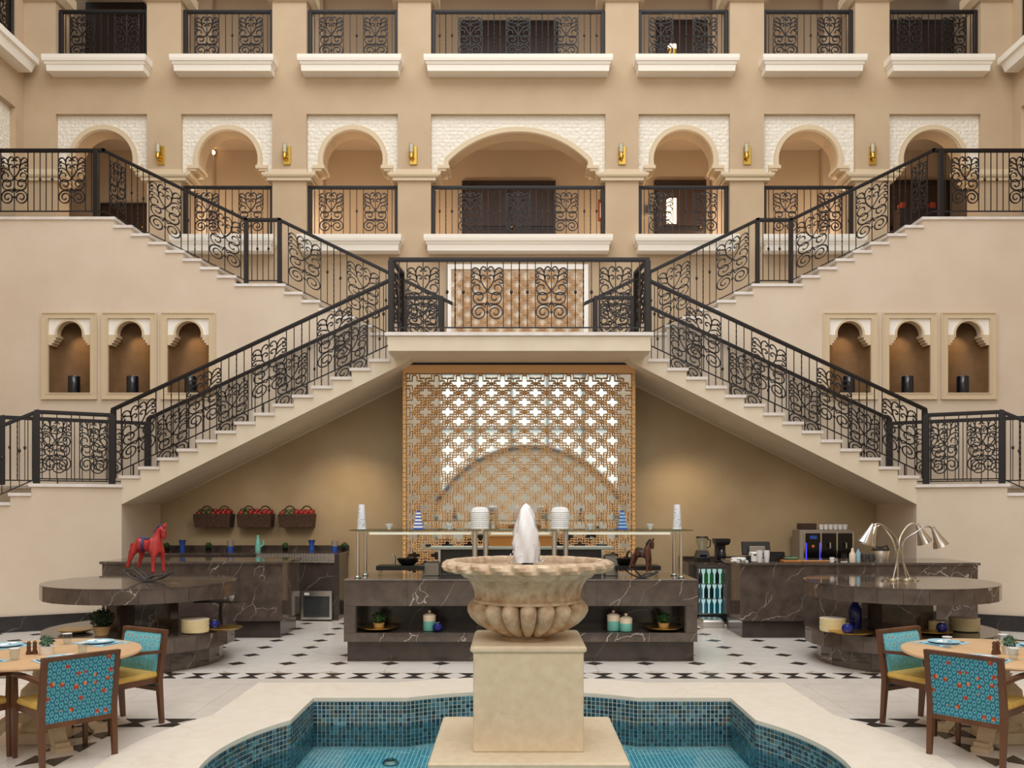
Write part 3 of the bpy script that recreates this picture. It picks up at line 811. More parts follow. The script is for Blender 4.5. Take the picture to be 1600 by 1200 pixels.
# ================================================================ FOUNTAIN
XQ=.107
fo=empty('fountain',(XQ,7.01,0),0,'carved stone urn fountain on a square pedestal in the pool','fountain')
MB().cbox(-.715,.715,-.70,.70,ZB,.18,.012).build('plinth_slab','ped_stone',fo)['label']='wide square cream slab'
MB().cbox(-.407,.407,-.42,.42,.18,.915,.008).build('pedestal','ped_stone',fo)
MB().cbox(-.428,.428,-.44,.44,.91,.962,.016).build('pedestal_cap','ped_stone',fo)
NL=22
def modb(a,k,r,z):
    if z>1.13 and z<1.46 : return .006*math.cos(a*NL*2)
    return 0
prof=[(.0,.958),(.20,.958),(.21,.975),(.18,.985),(.17,1.0)]
MB().lathe(prof,48).build('foot','bowl_stone',fo,True)
# gadrooned lower body: separate swelling lobes
def lobemod(a,k,r,z):
    t=abs(math.sin(a*NG/2)); return -0.11*(1-t**.5)*min(1,r/.3)+.012*t
NG=18
gp=[(.14,.985),(.22,1.0),(.31,1.035),(.385,1.08),(.435,1.13),(.462,1.18),(.462,1.215),(.44,1.24),(.415,1.252),(.38,1.255)]
MB().lathe(gp,NG*14,mod=lobemod).build('gadrooned_body','bowl_stone',fo,True)
MB().lathe([(.38,1.245),(.425,1.25),(.428,1.268),(.412,1.278),(.385,1.28)],64).build('waist_band','bowl_stone',fo,True)
np_=[(.405,1.275),(.408,1.31),(.418,1.35),(.436,1.39),(.465,1.43),(.505,1.465),(.55,1.487),(.60,1.495)]
MB().lathe(np_,176,mod=modb).build('flared_neck','bowl_stone',fo,True)
# rim: leaf-carved torus with an open basin
def rimmod(a,k,r,z):
    if r<.60 : return 0
    ph=a*24+(z-1.5)*42
    return -.034*(0.5-0.5*math.cos(ph))**2.5+.004
rp=[(.59,1.492),(.63,1.487),(.66,1.50),(.672,1.525),(.665,1.55),(.64,1.568),(.605,1.572),(.575,1.565),(.565,1.55),(.555,1.50),(.50,1.44),(.30,1.38),(0,1.37)]
MB().lathe(rp,24*12,mod=rimmod).build('carved_rim','bowl_stone',fo,True)
mat('bowl_water_c',(120,84,60),0.05,spec=0.6)
MB().lathe([(0,1.535),(.5625,1.535)],48,cap=False).build('bowl_water','bowl_water_c',fo)
MB().lathe([(.045,1.50),(.045,1.555),(.03,1.56),(.03,1.50)],16).build('nozzle','black_plastic',fo)
# water jet: foamy plume
m=bpy.data.materials.new('foam'); m.use_nodes=True; nt=m.node_tree;N=nt.nodes;L=nt.links;b=N['Principled BSDF']
b.inputs['Base Color'].default_value=(.97,.98,1.0,1); b.inputs['Roughness'].default_value=.5; 
lw=N.new('ShaderNodeLayerWeight'); lw.inputs[0].default_value=.35; rp_=N.new('ShaderNodeValToRGB'); rp_.color_ramp.elements[0].position=.15; rp_.color_ramp.elements[1].position=.95; rp_.color_ramp.elements[0].color=(.97,.97,.97,1); rp_.color_ramp.elements[1].color=(.0,.0,.0,1)
tc=N.new('ShaderNodeTexCoord'); mpp=N.new('ShaderNodeMapping'); mpp.inputs['Scale'].default_value=(30,30,5); no=N.new('ShaderNodeTexNoise'); no.inputs['Scale'].default_value=1.5; L.new(tc.outputs['Object'],mpp.inputs[0]); L.new(mpp.outputs[0],no.inputs['Vector'])
mu=N.new('ShaderNodeMath'); mu.operation='MULTIPLY_ADD'; mu.inputs[1].default_value=.5; mu.inputs[2].default_value=-.12
mu3=N.new('ShaderNodeMath'); mu3.operation='ADD'; mu3.use_clamp=True
L.new(lw.outputs['Facing'],rp_.inputs[0]); L.new(no.outputs[0],mu.inputs[0]); 
mm=N.new('ShaderNodeMath'); mm.operation='MULTIPLY'; L.new(mu.outputs[0],mm.inputs[0]); L.new(rp_.outputs[0],mm.inputs[1])
L.new(rp_.outputs[0],mu3.inputs[0]); L.new(mm.outputs[0],mu3.inputs[1]); L.new(mu3.outputs[0],b.inputs['Alpha']); MATS['foam']=m
def jm(ph):
    return lambda a,k,r,z: r*.12*math.sin(a*5+z*19+ph)+r*.07*math.sin(a*9-z*31+ph)
jet=MB().lathe([(.10,0),(.104,.07),(.101,.15),(.094,.23),(.080,.30),(.062,.365),(.045,.41),(.028,.44),(.0,.462)],40,cap=False,mod=jm(0)).build('water_jet','foam',None,True,(XQ-.012,7.01,1.552))
tag(jet,'white foaming water jet rising from the urn','water jet')
MB().lathe([(.07,0),(.07,.08),(.062,.18),(.05,.28),(.034,.36),(.016,.41),(0,.425)],30,cap=False,mod=jm(2)).build('jet_core','foam',jet,True)
MB().lathe([(.036,0),(.036,.1),(.03,.22),(.02,.33),(0,.40)],24,cap=False,mod=jm(4)).build('jet_centre','foam',jet,True)
dr=MB()
for k in range(90):
    a=random.random()*2*PI; z=random.random()**1.3*.42; r=.02+.105*(1-z/.47)*(.75+.4*random.random())
    dr.ball((r*math.cos(a),r*math.sin(a),z),.003+.005*random.random(),5,4,(1,1,1.8))
o=dr.build('droplets','ceramic_white',jet,True); o['kind']='stuff'
# ================================================================ WROUGHT IRON RAILINGS
def scroll_strokes():
    def sp(cx,cy,a0,a1,r0,r1,n=26):
        return [(cx+(r0+(r1-r0)*(i/n)**1.35)*math.cos(math.radians(a0+(a1-a0)*i/n)),cy+(r0+(r1-r0)*(i/n)**1.35)*math.sin(math.radians(a0+(a1-a0)*i/n))) for i in range(n+1)]
    S=[]
    S.append([(2,118),(8,106)]+sp(52,54,135,-520,51,9,40))
    S.append([(2,112),(10,108)]+sp(52,150,-115,330,44,11,28))
    S.append([(2,192),(16,178)]+sp(62,208,215,560,42,12,22)[2:])
    S.append(catmull([(1,195),(24,225),(40,256),(40,284),(24,294),(10,284),(14,270),(24,272)],4))
    S.append(catmull([(44,250),(60,262),(84,268),(99,256),(94,241),(80,243),(80,252)],4))
    S.append(catmull([(40,285),(60,298),(85,306),(100,296),(95,281),(82,283),(83,292)],4))
    S.append(catmull([(40,268),(47,300),(42,332),(25,348),(8,338),(10,321),(22,321)],4))
    S.append(catmull([(46,308),(60,334),(82,340),(97,326),(90,311),(78,317)],4))
    return S
STR=scroll_strokes()
_cache={}
def panel_mesh(wd,m,h,mt):
    key=('p',round(wd,3),round(m,3),round(h,3),mt)
    if key in _cache: return _cache[key]
    sx=wd/2/103.0; z0=.19*h/1.17; sz=(.87*h/1.17)/355.0
    b=MB()
    for st in STR:
        for s in (1,-1):
            pts=[(s*x*sx,z0+y*sz) for x,y in st]
            if s<0: pts=pts[::-1]
            b.ribbon(pts,.0185,.022,m)
    for x in (-wd/2,0,wd/2):
        b.ribbon([(x,.07),(x,h-.02)],.014,.014,m)
    for (x,y) in ((0,115),(0,193),(0,55)):
        b.ribbon([(x-.02,z0+y*sz),(x+.02,z0+y*sz)],.035,.03,m)
    me=b.mesh('scroll_panel',mt,fix=False); _cache[key]=me; return me
def bal_mesh(kind,m,h,mt):
    key=('b',kind,round(m,3),round(h,3),mt)
    if key in _cache: return _cache[key]
    b=MB()
    if kind==0: b.ribbon([(0,.07),(0,h-.02)],.014,.014)
    elif kind==1:
        b.ribbon([(0,.07),(0,h-.02)],.013,.013); b.lathe([(.006,-.04),(.02,-.015),(.024,0),(.02,.015),(.006,.04)],6,(0,0,h*.55))
    else:
        n=26; pts=[(0,.07+(h-.09)*i/n) for i in range(n+1)]
        vs=[]
        for i,(x,z) in enumerate(pts):
            a=i*.7; 
            for k in range(4): vs.append((.011*math.cos(a+k*PI/2),.011*math.sin(a+k*PI/2),z))
        b.add(vs,[(i*4+k,i*4+(k+1)%4,i*4+4+(k+1)%4,i*4+4+k) for i in range(n) for k in range(4)])
    me=b.mesh('baluster',mt,fix=False); _cache[key]=me; return me
def railing(P0,P1,h,pans,label,group=None,posts=(1,1),mt='iron',pw=.075,cat='railing',post_h=None,bsp=.125,name='iron_railing',lo=None):
    """P0,P1: foot line; pans: list of (u0,u1) panel spans along the horizontal length"""
    P0=Vector(P0);P1=Vector(P1); d=P1-P0; L_=math.hypot(d.x,d.y); m=d.z/L_; rz=math.atan2(d.y,d.x)
    r=empty(name,P0,rz,label,cat,group)
    def sheared(x0,x1,y0,y1,z0,z1):
        b=MB(); b.add([(x0,y0,z0+m*x0),(x1,y0,z0+m*x1),(x1,y1,z0+m*x1),(x0,y1,z0+m*x0),(x0,y0,z1+m*x0),(x1,y0,z1+m*x1),(x1,y1,z1+m*x1),(x0,y1,z1+m*x0)],[(0,3,2,1),(4,5,6,7),(0,1,5,4),(1,2,6,5),(2,3,7,6),(3,0,4,7)]); return b
    hr=sheared(-.03,L_+.03,-.034,.034,h-.03,h+.012)
    hr.v+=[]; 
    b2=sheared(-.03,L_+.03,-.022,.022,h-.05,h-.03); hr.add(b2.v,b2.f)
    hr.build('handrail',mt,r)
    sheared(0,L_,-.013,.013,.07,.09).build('bottom_rail',mt,r)
    for i,(u,on) in enumerate(((0,posts[0]),(L_,posts[1]))):
        if on:
            ph=h-.03
            MB().cbox(-pw/2,pw/2,-pw/2,pw/2,0,ph,.006).build('post',mt,r,loc=(u,0,m*u))
    if lo:
        for u in lo: MB().ribbon([(0,-.12),(0,.08)],.02,.02).build('foot',mt,r,loc=(u,0,m*u))
    bounds=[0.0]; 
    for a,b_ in pans: bounds+=[a,b_]
    bounds.append(L_); kk=0
    for i in range(0,len(bounds),2):
        a,b_=bounds[i],bounds[i+1]; g=b_-a
        n=max(0,round(g/bsp)-1)
        for k in range(n):
            u=a+g*(k+1)/(n+1)
            kind=[1,2,1][k%3] if n==3 else (k%2)
            link('baluster',bal_mesh(kind,m,h,mt),r,(u,0,m*u)); kk+=1
    for a,b_ in pans:
        if b_-a<.2: continue
        u=(a+b_)/2; link('scroll_panel',panel_mesh(b_-a,m,h,mt),r,(u,0,m*u))
    return r
HR=1.165
# landing front
YL=14.10; x0=WX(611,YL); x1=mx(x0); Lf=x1-x0; un=Lf/32
railing((x0,YL,ZL),(x1,YL,ZL),HR,[(un*(2+8*k),un*(6+8*k)) for k in range(4)],'black wrought iron railing across the front of the central landing',pw=.085)
for s,lb in ((-1,'left'),(1,'right')):
    a=(x0 if s<0 else x1,YL+.06,ZL); b_=((-1.86 if s<0 else mx(-1.86)),14.93,ZL)
    railing(a,b_,HR,[(.16,.72)],'short railing closing the %s end of the central landing'%lb,'landing end railings',posts=(0,1))
SL=((ZL-ZLL)/16)/.3175
def lower_rail(s,D,xa,xb,lab,phase,posts):
    M=(lambda v:v) if s<0 else mx
    za=ZLL+.10+SL*(xa+6.646); zb=za+SL*(xb-xa)
    pans=[]; u=phase
    while u+.57<xb-xa-.02: pans.append((u,u+.575)); u+=1.086*D/D1*1.0*1.0 if False else 1.083
    railing((M(xa),D,za),(M(xb),D,zb),HR,pans,lab,'sloping stair railings',posts=posts,bsp=.122,lo=[.33+.72*k for k in range(6)])
for s,lb in ((-1,'left'),(1,'right')):
    lower_rail(s,14.87,-6.646,-1.90,'front sloping railing of the lower %s stair flight'%lb,.13,(1,0))
    lower_rail(s,16.36,-6.67,-1.99,'rear sloping railing of the lower %s stair flight'%lb,.16,(1,0))
    M=(lambda v:v) if s<0 else mx
    railing((M(-1.99),16.36,ZL+.02),(M(-1.32),16.36,ZL+.02),1.07,[(.06,.61)],'short level railing at the top of the rear %s lower railing'%lb,'short level railings',posts=(1,1))
    # lower landing rails
    a=(M(-7.62),14.30,ZLL); b_=(M(-6.66),14.85,ZLL)
    railing(a,b_,HR,[(.08,.50),(.62,1.04)],'front railing of the %s side landing'%lb,'side landing front railings',posts=(1,1),pw=.10,lo=[.3])
    a2=(M(-8.67),15.18,ZLL); b2=(M(-6.69),16.34,ZLL)
    railing(a2,b2,HR,[(.45,.98),(1.35,1.88)],'rear railing of the %s side landing'%lb,'side landing rear railings',posts=(1,1),pw=.09)
    # descending rails beyond the side landings
    dx,dy=-.884,-.468; LL=1.9; zz=-.148/.29*LL
    railing((M(-7.62),14.30,ZLL),(M(-7.62+dx*LL),14.30+dy*LL,ZLL+zz),HR,[(.72,1.25)],'descending front railing at the far %s'%lb,'descending railings',posts=(0,0))
    railing((M(-8.67),15.18,ZLL),(M(-8.67+dx*LL),15.18+dy*LL,ZLL+zz),HR,[(.72,1.25)],'descending rear railing at the far %s'%lb,'descending railings',posts=(0,0))
    # upper flight front rails
    HU=1.215; YU=16.52; q=YU/F
    za=5.74-HU; xa=-1.157; xb=-4.319; zb=7.27-HU
    def ups(pxs,xstart):  # spans measured leftwards from xstart
        return sorted([(abs(xstart-WX(b0,YU)),abs(xstart-WX(a0,YU))) for a0,b0 in pxs])
    r1=railing((M(xb),YU,zb),(M(xa),YU,za),HU,[(.16,.76),(1.24,1.84),(2.32,2.9)],'front railing of the %s upper flight below its middle landing'%lb,'upper flight railings',posts=(1,0),bsp=.12)
    railing((M(-4.935),YU,zb-.0),(M(-4.319),YU,zb),HU,[],'level railing of the %s middle landing'%lb,'middle landing railings',posts=(1,0),bsp=.1)
    xc=-7.556; zc=WZ(234,YU)-HU
    railing((M(xc),YU,zc),(M(-4.935),YU,zb),HU,[(.10,.40),(.83,1.42),(1.93,2.52)],'front railing of the %s upper flight above its middle landing'%lb,'upper flight railings',posts=(0,0),bsp=.12)
    railing((M(-9.72),YU,zc),(M(-7.556),YU,zc),HU,[(.26,.76),(1.32,1.82)],'level front railing of the %s upper landing'%lb,'upper landing railings',posts=(0,0),bsp=.12)
    MB().cbox(-.045,.045,-.045,.045,0,zc+HU-ZU-.02,.006).build('railing_post','iron',None,loc=(M(-7.70),YU,ZU))
    o=bpy.data.objects[[o.name for o in C.objects if o.name.startswith('railing_post')][-1]]
    tag(o,'thick iron post at the head of the %s upper flight'%lb,'post')
# gallery railings
bn=['far left bay','second bay from the left','bay left of the centre','centre bay','bay right of the centre','second bay from the right','far right bay']
def gal(c,hw,z,lab,grp):
    a=AX+c-hw+.04; b_=AX+c+hw-.04; L_=b_-a
    if hw<1.2: pans=[(L_*.105,L_*.385),(L_*.615,L_*.895)]
    else: pans=[(L_/2-.24-.96,L_/2+.24-.96),(L_/2-.24,L_/2+.24),(L_/2-.24+.96,L_/2+.24+.96)]
    railing((a,17.93,z),(b_,17.93,z),1.08,pans,lab,grp,posts=(1,1),bsp=.118,name='gallery_railing')
for i,(c,hw) in enumerate(bays):
    if abs(c)<7: gal(c,hw,ZU,'black scrollwork railing in the %s of the lower gallery'%bn[i],'lower gallery railings')
    gal(c,hw,ZU2,'black scrollwork railing in the %s of the top gallery'%bn[i],'top gallery railings')
for s,lb in ((-1,'left'),(1,'right')):
    railing((AX+s*9.86,17.42,ZU2),(AX+s*9.86,15.4,ZU2),1.1,[(.12,.62),(1.35,1.85)],'top gallery railing on the %s side wall'%lb,'side wall railings',posts=(1,1),name='gallery_railing')
# small dark table silhouettes at the ends of the upper landing: wall sconces
def sconce():
    r=empty('wall_sconce',(0,0,0),0,'x','wall lamp','brass sconces on the gallery piers')
    MB().cbox(-.075,.075,-.03,0,0,.37,.008).build('back_plate','brass',r)
    MB().lathe([(.02,0),(.05,.01),(.055,.05),(.035,.06),(.03,.10),(.05,.115),(.02,.12)],14,(-.03,-.10,.10)).build('holder','brass',r,True)
    MB().lathe([(.045,0),(.05,.0),(.05,.20),(.045,.20)],14,(-.03,-.10,.20),cap=False).build('glass_tube','clear_glass',r,True)
    MB().cyl((-.03,-.10),.036,.20,.37,12).build('candle','cream_lid',r,True)
    MB().tube([(0,-.02,.09),(-.01,-.07,.08),(-.03,-.10,.11)],.012).build('arm','brass',r,True)
    return r
sn=None
for px,lb in ((252,'leftmost, on the pier above the left upper flight'),(449,'second from the left'),(646,'on the pier left of the centre arch'),(972,'on the pier right of the centre arch'),(1167,'second from the right'),(1363,'rightmost, on the pier above the right upper flight')):
    loc=(WX(px,DF),DF-.002,WZ(258,DF))
    if sn is None: sn=sconce(); sn.location=loc; sn['label']='brass wall sconce with glass tube, '+lb
    else: copy_tree(sn,None,loc,None,'brass wall sconce with glass tube, '+lb)
# bright lamp seen through the second arch
o=MB().ball((WX(331,GB-.2),GB-.12,WZ(236,GB-.2)),.05,12,8).build('gallery_lamp','lamp_glow',None,True); tag(o,'small glowing wall lamp inside the second arch from the left','wall lamp')
MB().cyl((WX(331,GB-.2),GB-.05),.05,WZ(236,GB)-.12,WZ(236,GB)-.04,12).build('bracket','brass',o)
# pictures and exit items glimpsed in the lower gallery
o=MB().box(WX(935,GB),WX(944,GB),GB-.04,GB,WZ(346,GB),WZ(313,GB)).build('framed_picture','rust_red',None); tag(o,'small red framed picture beside the centre arch','picture')
MB().box(WX(937,GB),WX(942,GB),GB-.05,GB-.039,WZ(341,GB),WZ(318,GB)).build('print','cream_lid',o)
o=MB().box(WX(1005,GB),WX(1019,GB),GB-.04,GB,WZ(336,GB),WZ(320,GB)).build('framed_picture','grey_box',None); tag(o,'small grey wall panel left of the slit door','picture')
MB().box(WX(1007,GB),WX(1017,GB),GB-.05,GB-.039,WZ(334,GB),WZ(322,GB)).build('print','dark_grey',o)
for i,px in enumerate((1409,1455)):
    o=MB().cbox(WX(px-4,GB-.8),WX(px+4,GB-.8),GB-.9,GB-.7,WZ(328,GB-.8),WZ(318,GB-.8),.01).build('red_box','rust_red',None); tag(o,'small red patterned box seen in the right doorway, '+('the left one' if i==0 else 'the right one'),'box','red boxes in the right doorway')
o=MB().cbox(WX(1400,GB-.8),WX(1470,GB-.8),GB-.95,GB-.65,ZU-.03,WZ(328,GB-.8),.01).build('sideboard','door_dark',None); tag(o,'low dark sideboard in the right gallery doorway','sideboard')
for i,px in enumerate((1047,1053)):
    o=MB().cyl((WX(px,GB-1.6),GB-1.6),.05,WZ(77,GB-1.6)-.0,WZ(70,GB-1.6),12).build('lantern_light','lamp_glow',None); tag(o,'small glowing lantern low in the top gallery right of centre, '+('left' if i==0 else 'right')+' of the pair','lamp','pair of lit lanterns')
    MB().cyl((WX(px,GB-1.6),GB-1.6),.055,ZU2-.03,WZ(77,GB-1.6),12).build('base','brass',o)
# ================================================================ LATTICE SCREEN
YS=15.27
def cell_mesh(px_,pz,mt,name,bar=.0115):
    b=MB(); a=px_*.90; c=pz*.90; t=px_*.25
    def plus(t,a,c,bw):
        q=.016
        P=[(t,t),(t,c-q),(t-q,c),(-t+q,c),(-t,c-q),(-t,t),(-a+q,t),(-a,t-q),(-a,-t+q),(-a+q,-t),(-t,-t),(-t,-c+q),(-t+q,-c),(t-q,-c),(t,-c+q),(t,-t),(a-q,-t),(a,-t+q),(a,t-q),(a-q,t)]
        b.ribbon(P,bw,.05,closed=True)
    # double outline of the cross
    plus(px_*.215,px_*.80,pz*.84,bar); plus(px_*.45,px_*1.0,pz*1.02,bar*.9)
    for sx in (1,-1):
        b.ribbon([(sx*px_*.76,0),(sx*px_*1.0,0)],bar,.04); b.ribbon([(0,sx*pz*.8),(0,sx*pz*1.02)],bar,.04)
        for sz in (1,-1): b.ribbon([(sx*px_*.45,sz*pz*.45),(sx*px_*.60,sz*pz*.60)],bar*1.3,.04)
    return b.mesh(name,mt,fix=False)
scr=empty('lattice_screen',(0,0,0),0,'tall copper coloured lattice screen of interlocking crosses backed by mirror','screen')
sx0=WX(630,YS); sx1=WX(992,YS); ztop=4.40
cw=(sx1-sx0)/21.0; ch=.1635
cm=cell_mesh(cw,ch,'copper_lattice','lattice_cross')
MB().box(sx0,sx1,YS-.045,YS+.045,ztop-.155,ztop-.02).build('top_beam','copper_frame',scr)
MB().box(sx0,sx1,YS-.05,YS+.05,ztop-.02,ztop+.018).build('shadow_gap','black_plastic',scr)
for x in (sx0,sx1-.05): MB().box(x,x+.05,YS-.045,YS+.28,0,ztop-.155).build('side_post','copper_frame',scr)
k=0
for j in range(25):
    for i in range(20):
        if (i+j)%2: continue
        z=ztop-.155-ch*(j+1.0); 
        if z<.2: continue
        link('lattice_cross',cm,scr,(sx0+cw*(i+1.0),YS,z)); k+=1
MB().box(sx0+.05,sx1-.05,YS+.055,YS+.075,0.0,ztop-.0).build('mirror_backing','mirror',scr)['label']='mirror behind the lattice'
edge=MB()
for j in range(52):
    z=ztop-.2-.082*j
    for x in (sx0+.025,sx1-.025): edge.ball((x,YS-.05,z),.02,6,4,(1,.5,1))
o=edge.build('edge_studs','brass',scr,True); o['kind']='stuff'
# second lattice panel behind the landing railing
YP=DF-.06
px0,px1=WX(705,YP),WX(912,YP); pz1=WZ(421,YP); pz0=ZL
wp=empty('wall_lattice_panel',(0,0,0),0,'tan lattice wall panel in a white frame behind the centre landing','panel')
fr=.09
shape('frame','x' and [(px0-fr,pz0),(px1+fr,pz0),(px1+fr,pz1+fr*1.1),(px0-fr,pz1+fr*1.1)],[[(px0,pz0+.02),(px1,pz0+.02),(px1,pz1),(px0,pz1)]],.06,'white_niche',YP-.03,wp)
MB().box(px0,px1,YP+.03,YP+.05,pz0,pz1).build('backing','cream_stone',wp)
c2w=(px1-px0)/16; c2h=c2w*.9; cm2=cell_mesh(c2w,c2h,'tan_lattice','lattice_cross',.0085)
for j in range(30):
    z=pz1-c2h*(j+.9)
    if z<pz0+.1: break
    for i in range(15):
        if (i+j)%2: continue
        link('lattice_cross',cm2,wp,(px0+c2w*(i+1),YP,z),None,(1,.5,1))
# ================================================================ COUNTERS
def panels_x(parent,xs,y,z0,z1,mt='dark_marble',th=.02,gap=.0015,name='marble_panel'):
    for a,b_ in zip(xs[:-1],xs[1:]):
        MB().box(a+gap,b_-gap,y-th,y,z0+gap,z1-gap).build(name,mt,parent)
def panels_y(parent,ys,x,sgn,z0,z1,mt='dark_marble',th=.02,gap=.0015):
    for a,b_ in zip(ys[:-1],ys[1:]):
        MB().box(min(x,x+sgn*th),max(x,x+sgn*th),a+gap,b_-gap,z0+gap,z1-gap).build('marble_panel',mt,parent)
def div(a,b_,n): return [a+(b_-a)*i/n for i in range(n+1)]
# centre island
YC=11.37; xa,xb=-2.16,2.33
isl=empty('buffet_counter',(0,0,0),0,'long dark marble buffet counter with an open shelf behind the fountain','counter')
ZT=1.054
b=MB(); b.box(xa+.02,xb-.02,YC+.02,YC+1.2,.717+.02,ZT-.03); b.box(xa+.02,xb-.02,YC+.02,YC+1.2,.262,.375); 
b.box(xa+.02,xa+.16,YC+.02,YC+1.2,.375,.74); b.box(xb-.16,xb-.02,YC+.02,YC+1.2,.375,.74); b.box(xa+.16,xb-.16,YC+.52,YC+1.2,.375,.74)
b.build('carcass','dark_marble_plain',isl)
panels_x(isl,[xa,-1.35,-.2,1.05,xb],YC+.02,.717,ZT-.03); panels_x(isl,[xa,-.93,.30,1.36,xb],YC+.02,.262,.378)
panels_x(isl,[xa,xa+.145],YC+.02,.378,.717); panels_x(isl,[xb-.145,xb],YC+.02,.378,.717)
MB().cbox(xa-.005,xb+.005,YC-.005,YC+1.2,ZT-.03,ZT,.006).build('counter_top','dark_marble',isl)
MB().box(xa+.03,xb-.03,YC+.10,YC+1.12,0,.262).build('toe_kick','dark_marble_plain',isl)
panels_x(isl,[xa+.03,-1.2,.2,1.4,xb-.03],YC+.102,.0,.262,'dark_marble_plain',.01,name='base_panel')
# left and right islands
def side_island(xa,xb,zt,lab,cat_xs,toe=(.05,.05),inner=1):
    o=empty('bar_counter',(0,0,0),0,lab,'counter')
    Y=13.42; 
    MB().box(xa+.02,xb-.02,Y+.02,Y+1.1,.26,zt-.04).build('carcass','dark_marble_plain',o)
    panels_x(o,cat_xs,Y+.02,.26,zt-.04)
    xs=xb if inner>0 else xa
    panels_y(o,[Y+.005,Y+.56,Y+1.1],xs-(.02 if inner>0 else -.02),inner,.26,zt-.04)
    MB().cbox(xa-.03,xb+.03,Y-.03,Y+1.12,zt-.04,zt,.006).build('counter_top','dark_marble',o)
    MB().box(xa+toe[0],xb-toe[1],Y+.08,Y+1.05,0,.26).build('toe_kick','dark_marble_plain',o)
    return o
side_island(-6.17,-3.47,1.153,'dark marble bar counter on the left behind the red rocking horse',[-6.17,-5.1,-4.25,-3.47],inner=1)
side_island(3.39,6.95,1.135,'dark marble bar counter on the right carrying the till and cups',[3.39,4.55,5.75,6.95],inner=-1)
MB
# back counters
def back_counter(xa,xb,yf,zt,zs,lab,xs):
    o=empty('back_counter',(0,0,0),0,lab,'counter')
    MB().box(xa+.02,xb-.02,yf+.02,DW-.03,.0,zt-.03).build('carcass','dark_marble_plain',o)
    MB().box(xa,xb,yf,DW-.025,zt-.03,zt).build('counter_top','dark_marble',o)
    MB().box(xa,xb,DW-.06,DW-.006,zt,zs).build('splashback','dark_marble_plain',o)
    panels_x(o,xs,yf+.02,.1,zt-.03,'dark_marble_plain')
    return o
cl=back_counter(-6.4,-3.02,15.5,1.165,1.26,'dark back counter against the wall on the left under the baskets',[-6.4,-5.5,-4.5,-3.75,-3.02])
g=MB()
for k in range(34): x=-4.62+.05*k*1.0; 
ic=MB().box(-4.45,-3.10,15.465,15.5,1.0,1.155).build('ice_well_front','grey_box',cl)
gg=MB()
for k in range(27): gg.box(-4.44+.05*k,-4.425+.05*k,15.455,15.466,1.0,1.155)
for k in range(4): gg.box(-4.45,-3.10,15.455,15.464,1.005+.045*k,1.015+.045*k)
o=gg.build('grille','steel',cl); o['kind']='stuff'
ap=empty('glass_door_cooler',(0,0,0),0,'small steel framed drinks cooler with a glass door under the left back counter','cooler')
MB().box(-3.66,-3.13,15.42,15.49,.02,.52).build('body','dark_grey',ap)
shape('door_frame',[(-3.66,.03),(-3.13,.03),(-3.13,.52),(-3.66,.52)],[[(-3.62,.07),(-3.17,.07),(-3.17,.43),(-3.62,.43)]],.02,'steel',15.395,ap)
MB().box(-3.62,-3.17,15.40,15.41,.07,.43).build('glass_pane','tumbler_glass',ap); MB().box(-3.60,-3.52,15.385,15.395,.45,.49).build('label_plate','paper_white',ap)
MB().cyl((-3.24,15.39),.012,.46,.48,10).build('knob','amber',ap)
cr=back_counter(3.02,6.45,15.5,1.0,1.06,'dark back counter against the wall on the right',[3.02,3.2,3.65,4.6,5.5,6.45])
# lit bottle fridge
fr=empty('bottle_fridge',(0,0,0),0,'lit glass-fronted fridge full of drink bottles beside the right bar counter','fridge')
YF=15.25; fx0,fx1=WX(1092,YF),WX(1136,YF); fz0,fz1=.10,WZ(889,YF)
MB().box(fx0,fx1,YF+.22,YF+.25,fz0,fz1).build('back_light','fridge_light',fr)
MB().box(fx0-.03,fx0,YF,YF+.25,fz0,fz1).build('side','dark_grey',fr); MB().box(fx1,fx1+.03,YF,YF+.25,fz0,fz1).build('side','dark_grey',fr)
MB().box(fx0-.03,fx1+.03,YF,YF+.25,fz1,fz1+.05).build('top','dark_grey',fr); MB().box(fx0-.03,fx1+.03,YF,YF+.25,0,fz0+.03).build('plinth','black_plastic',fr)
MB().box(fx0,fx1,YF,YF+.006,fz0+.03,fz1).build('door_glass','clear_glass',fr)
zs=[fz0+.05+ (fz1-fz0-.05)*k/3 for k in range(3)]
for z in zs: MB().box(fx0,fx1,YF+.03,YF+.21,z-.012,z).build('shelf','steel',fr)
mat('bottle_teal',(30,140,170),0.15); mat('bottle_green',(60,160,80),0.15); mat('bottle_dark',(20,50,60),0.15)
bmesh_={}
for k,c_ in enumerate(('bottle_teal','bottle_green','bottle_dark')):
    q=MB().lathe([(0,0),(.032,.0),(.035,.02),(.035,.15),(.014,.20),(.013,.245),(0,.25)],10); bmesh_[k]=q.mesh('drink_bottle',c_,True)
n=0
for r_,z in enumerate(zs):
    for k in range(5):
        o=link('drink_bottle',bmesh_[(0,2,1)[r_] if k%3 else (0,0,2)[r_]],None,(fx0+.05+k*(fx1-fx0-.1)/4,YF+.10,z+.001)); 
        tag(o,('teal','green','dark')[[(0,2,1)[r_] if k%3 else (0,0,2)[r_]][0]]+' drink bottle in the lit fridge, '+('leftmost','second','third','fourth','rightmost')[k]+' on the '+('bottom','middle','top')[r_]+' shelf','bottle',['bottles on the bottom fridge shelf','bottles on the middle fridge shelf','bottles on the top fridge shelf'][r_])
o=MB().cbox(WX(1096,14.6),WX(1131,14.6),14.55,14.95,0.0,.12,.02).build('floor_box','grey_box',None); tag(o,'low pale grey box on the floor below the lit fridge','box'); o.data.materials[0]=MATS['steel']
MB().box(WX(1098,14.6),WX(1129,14.6),14.58,14.92,.12,.135).build('lid','steel',o)

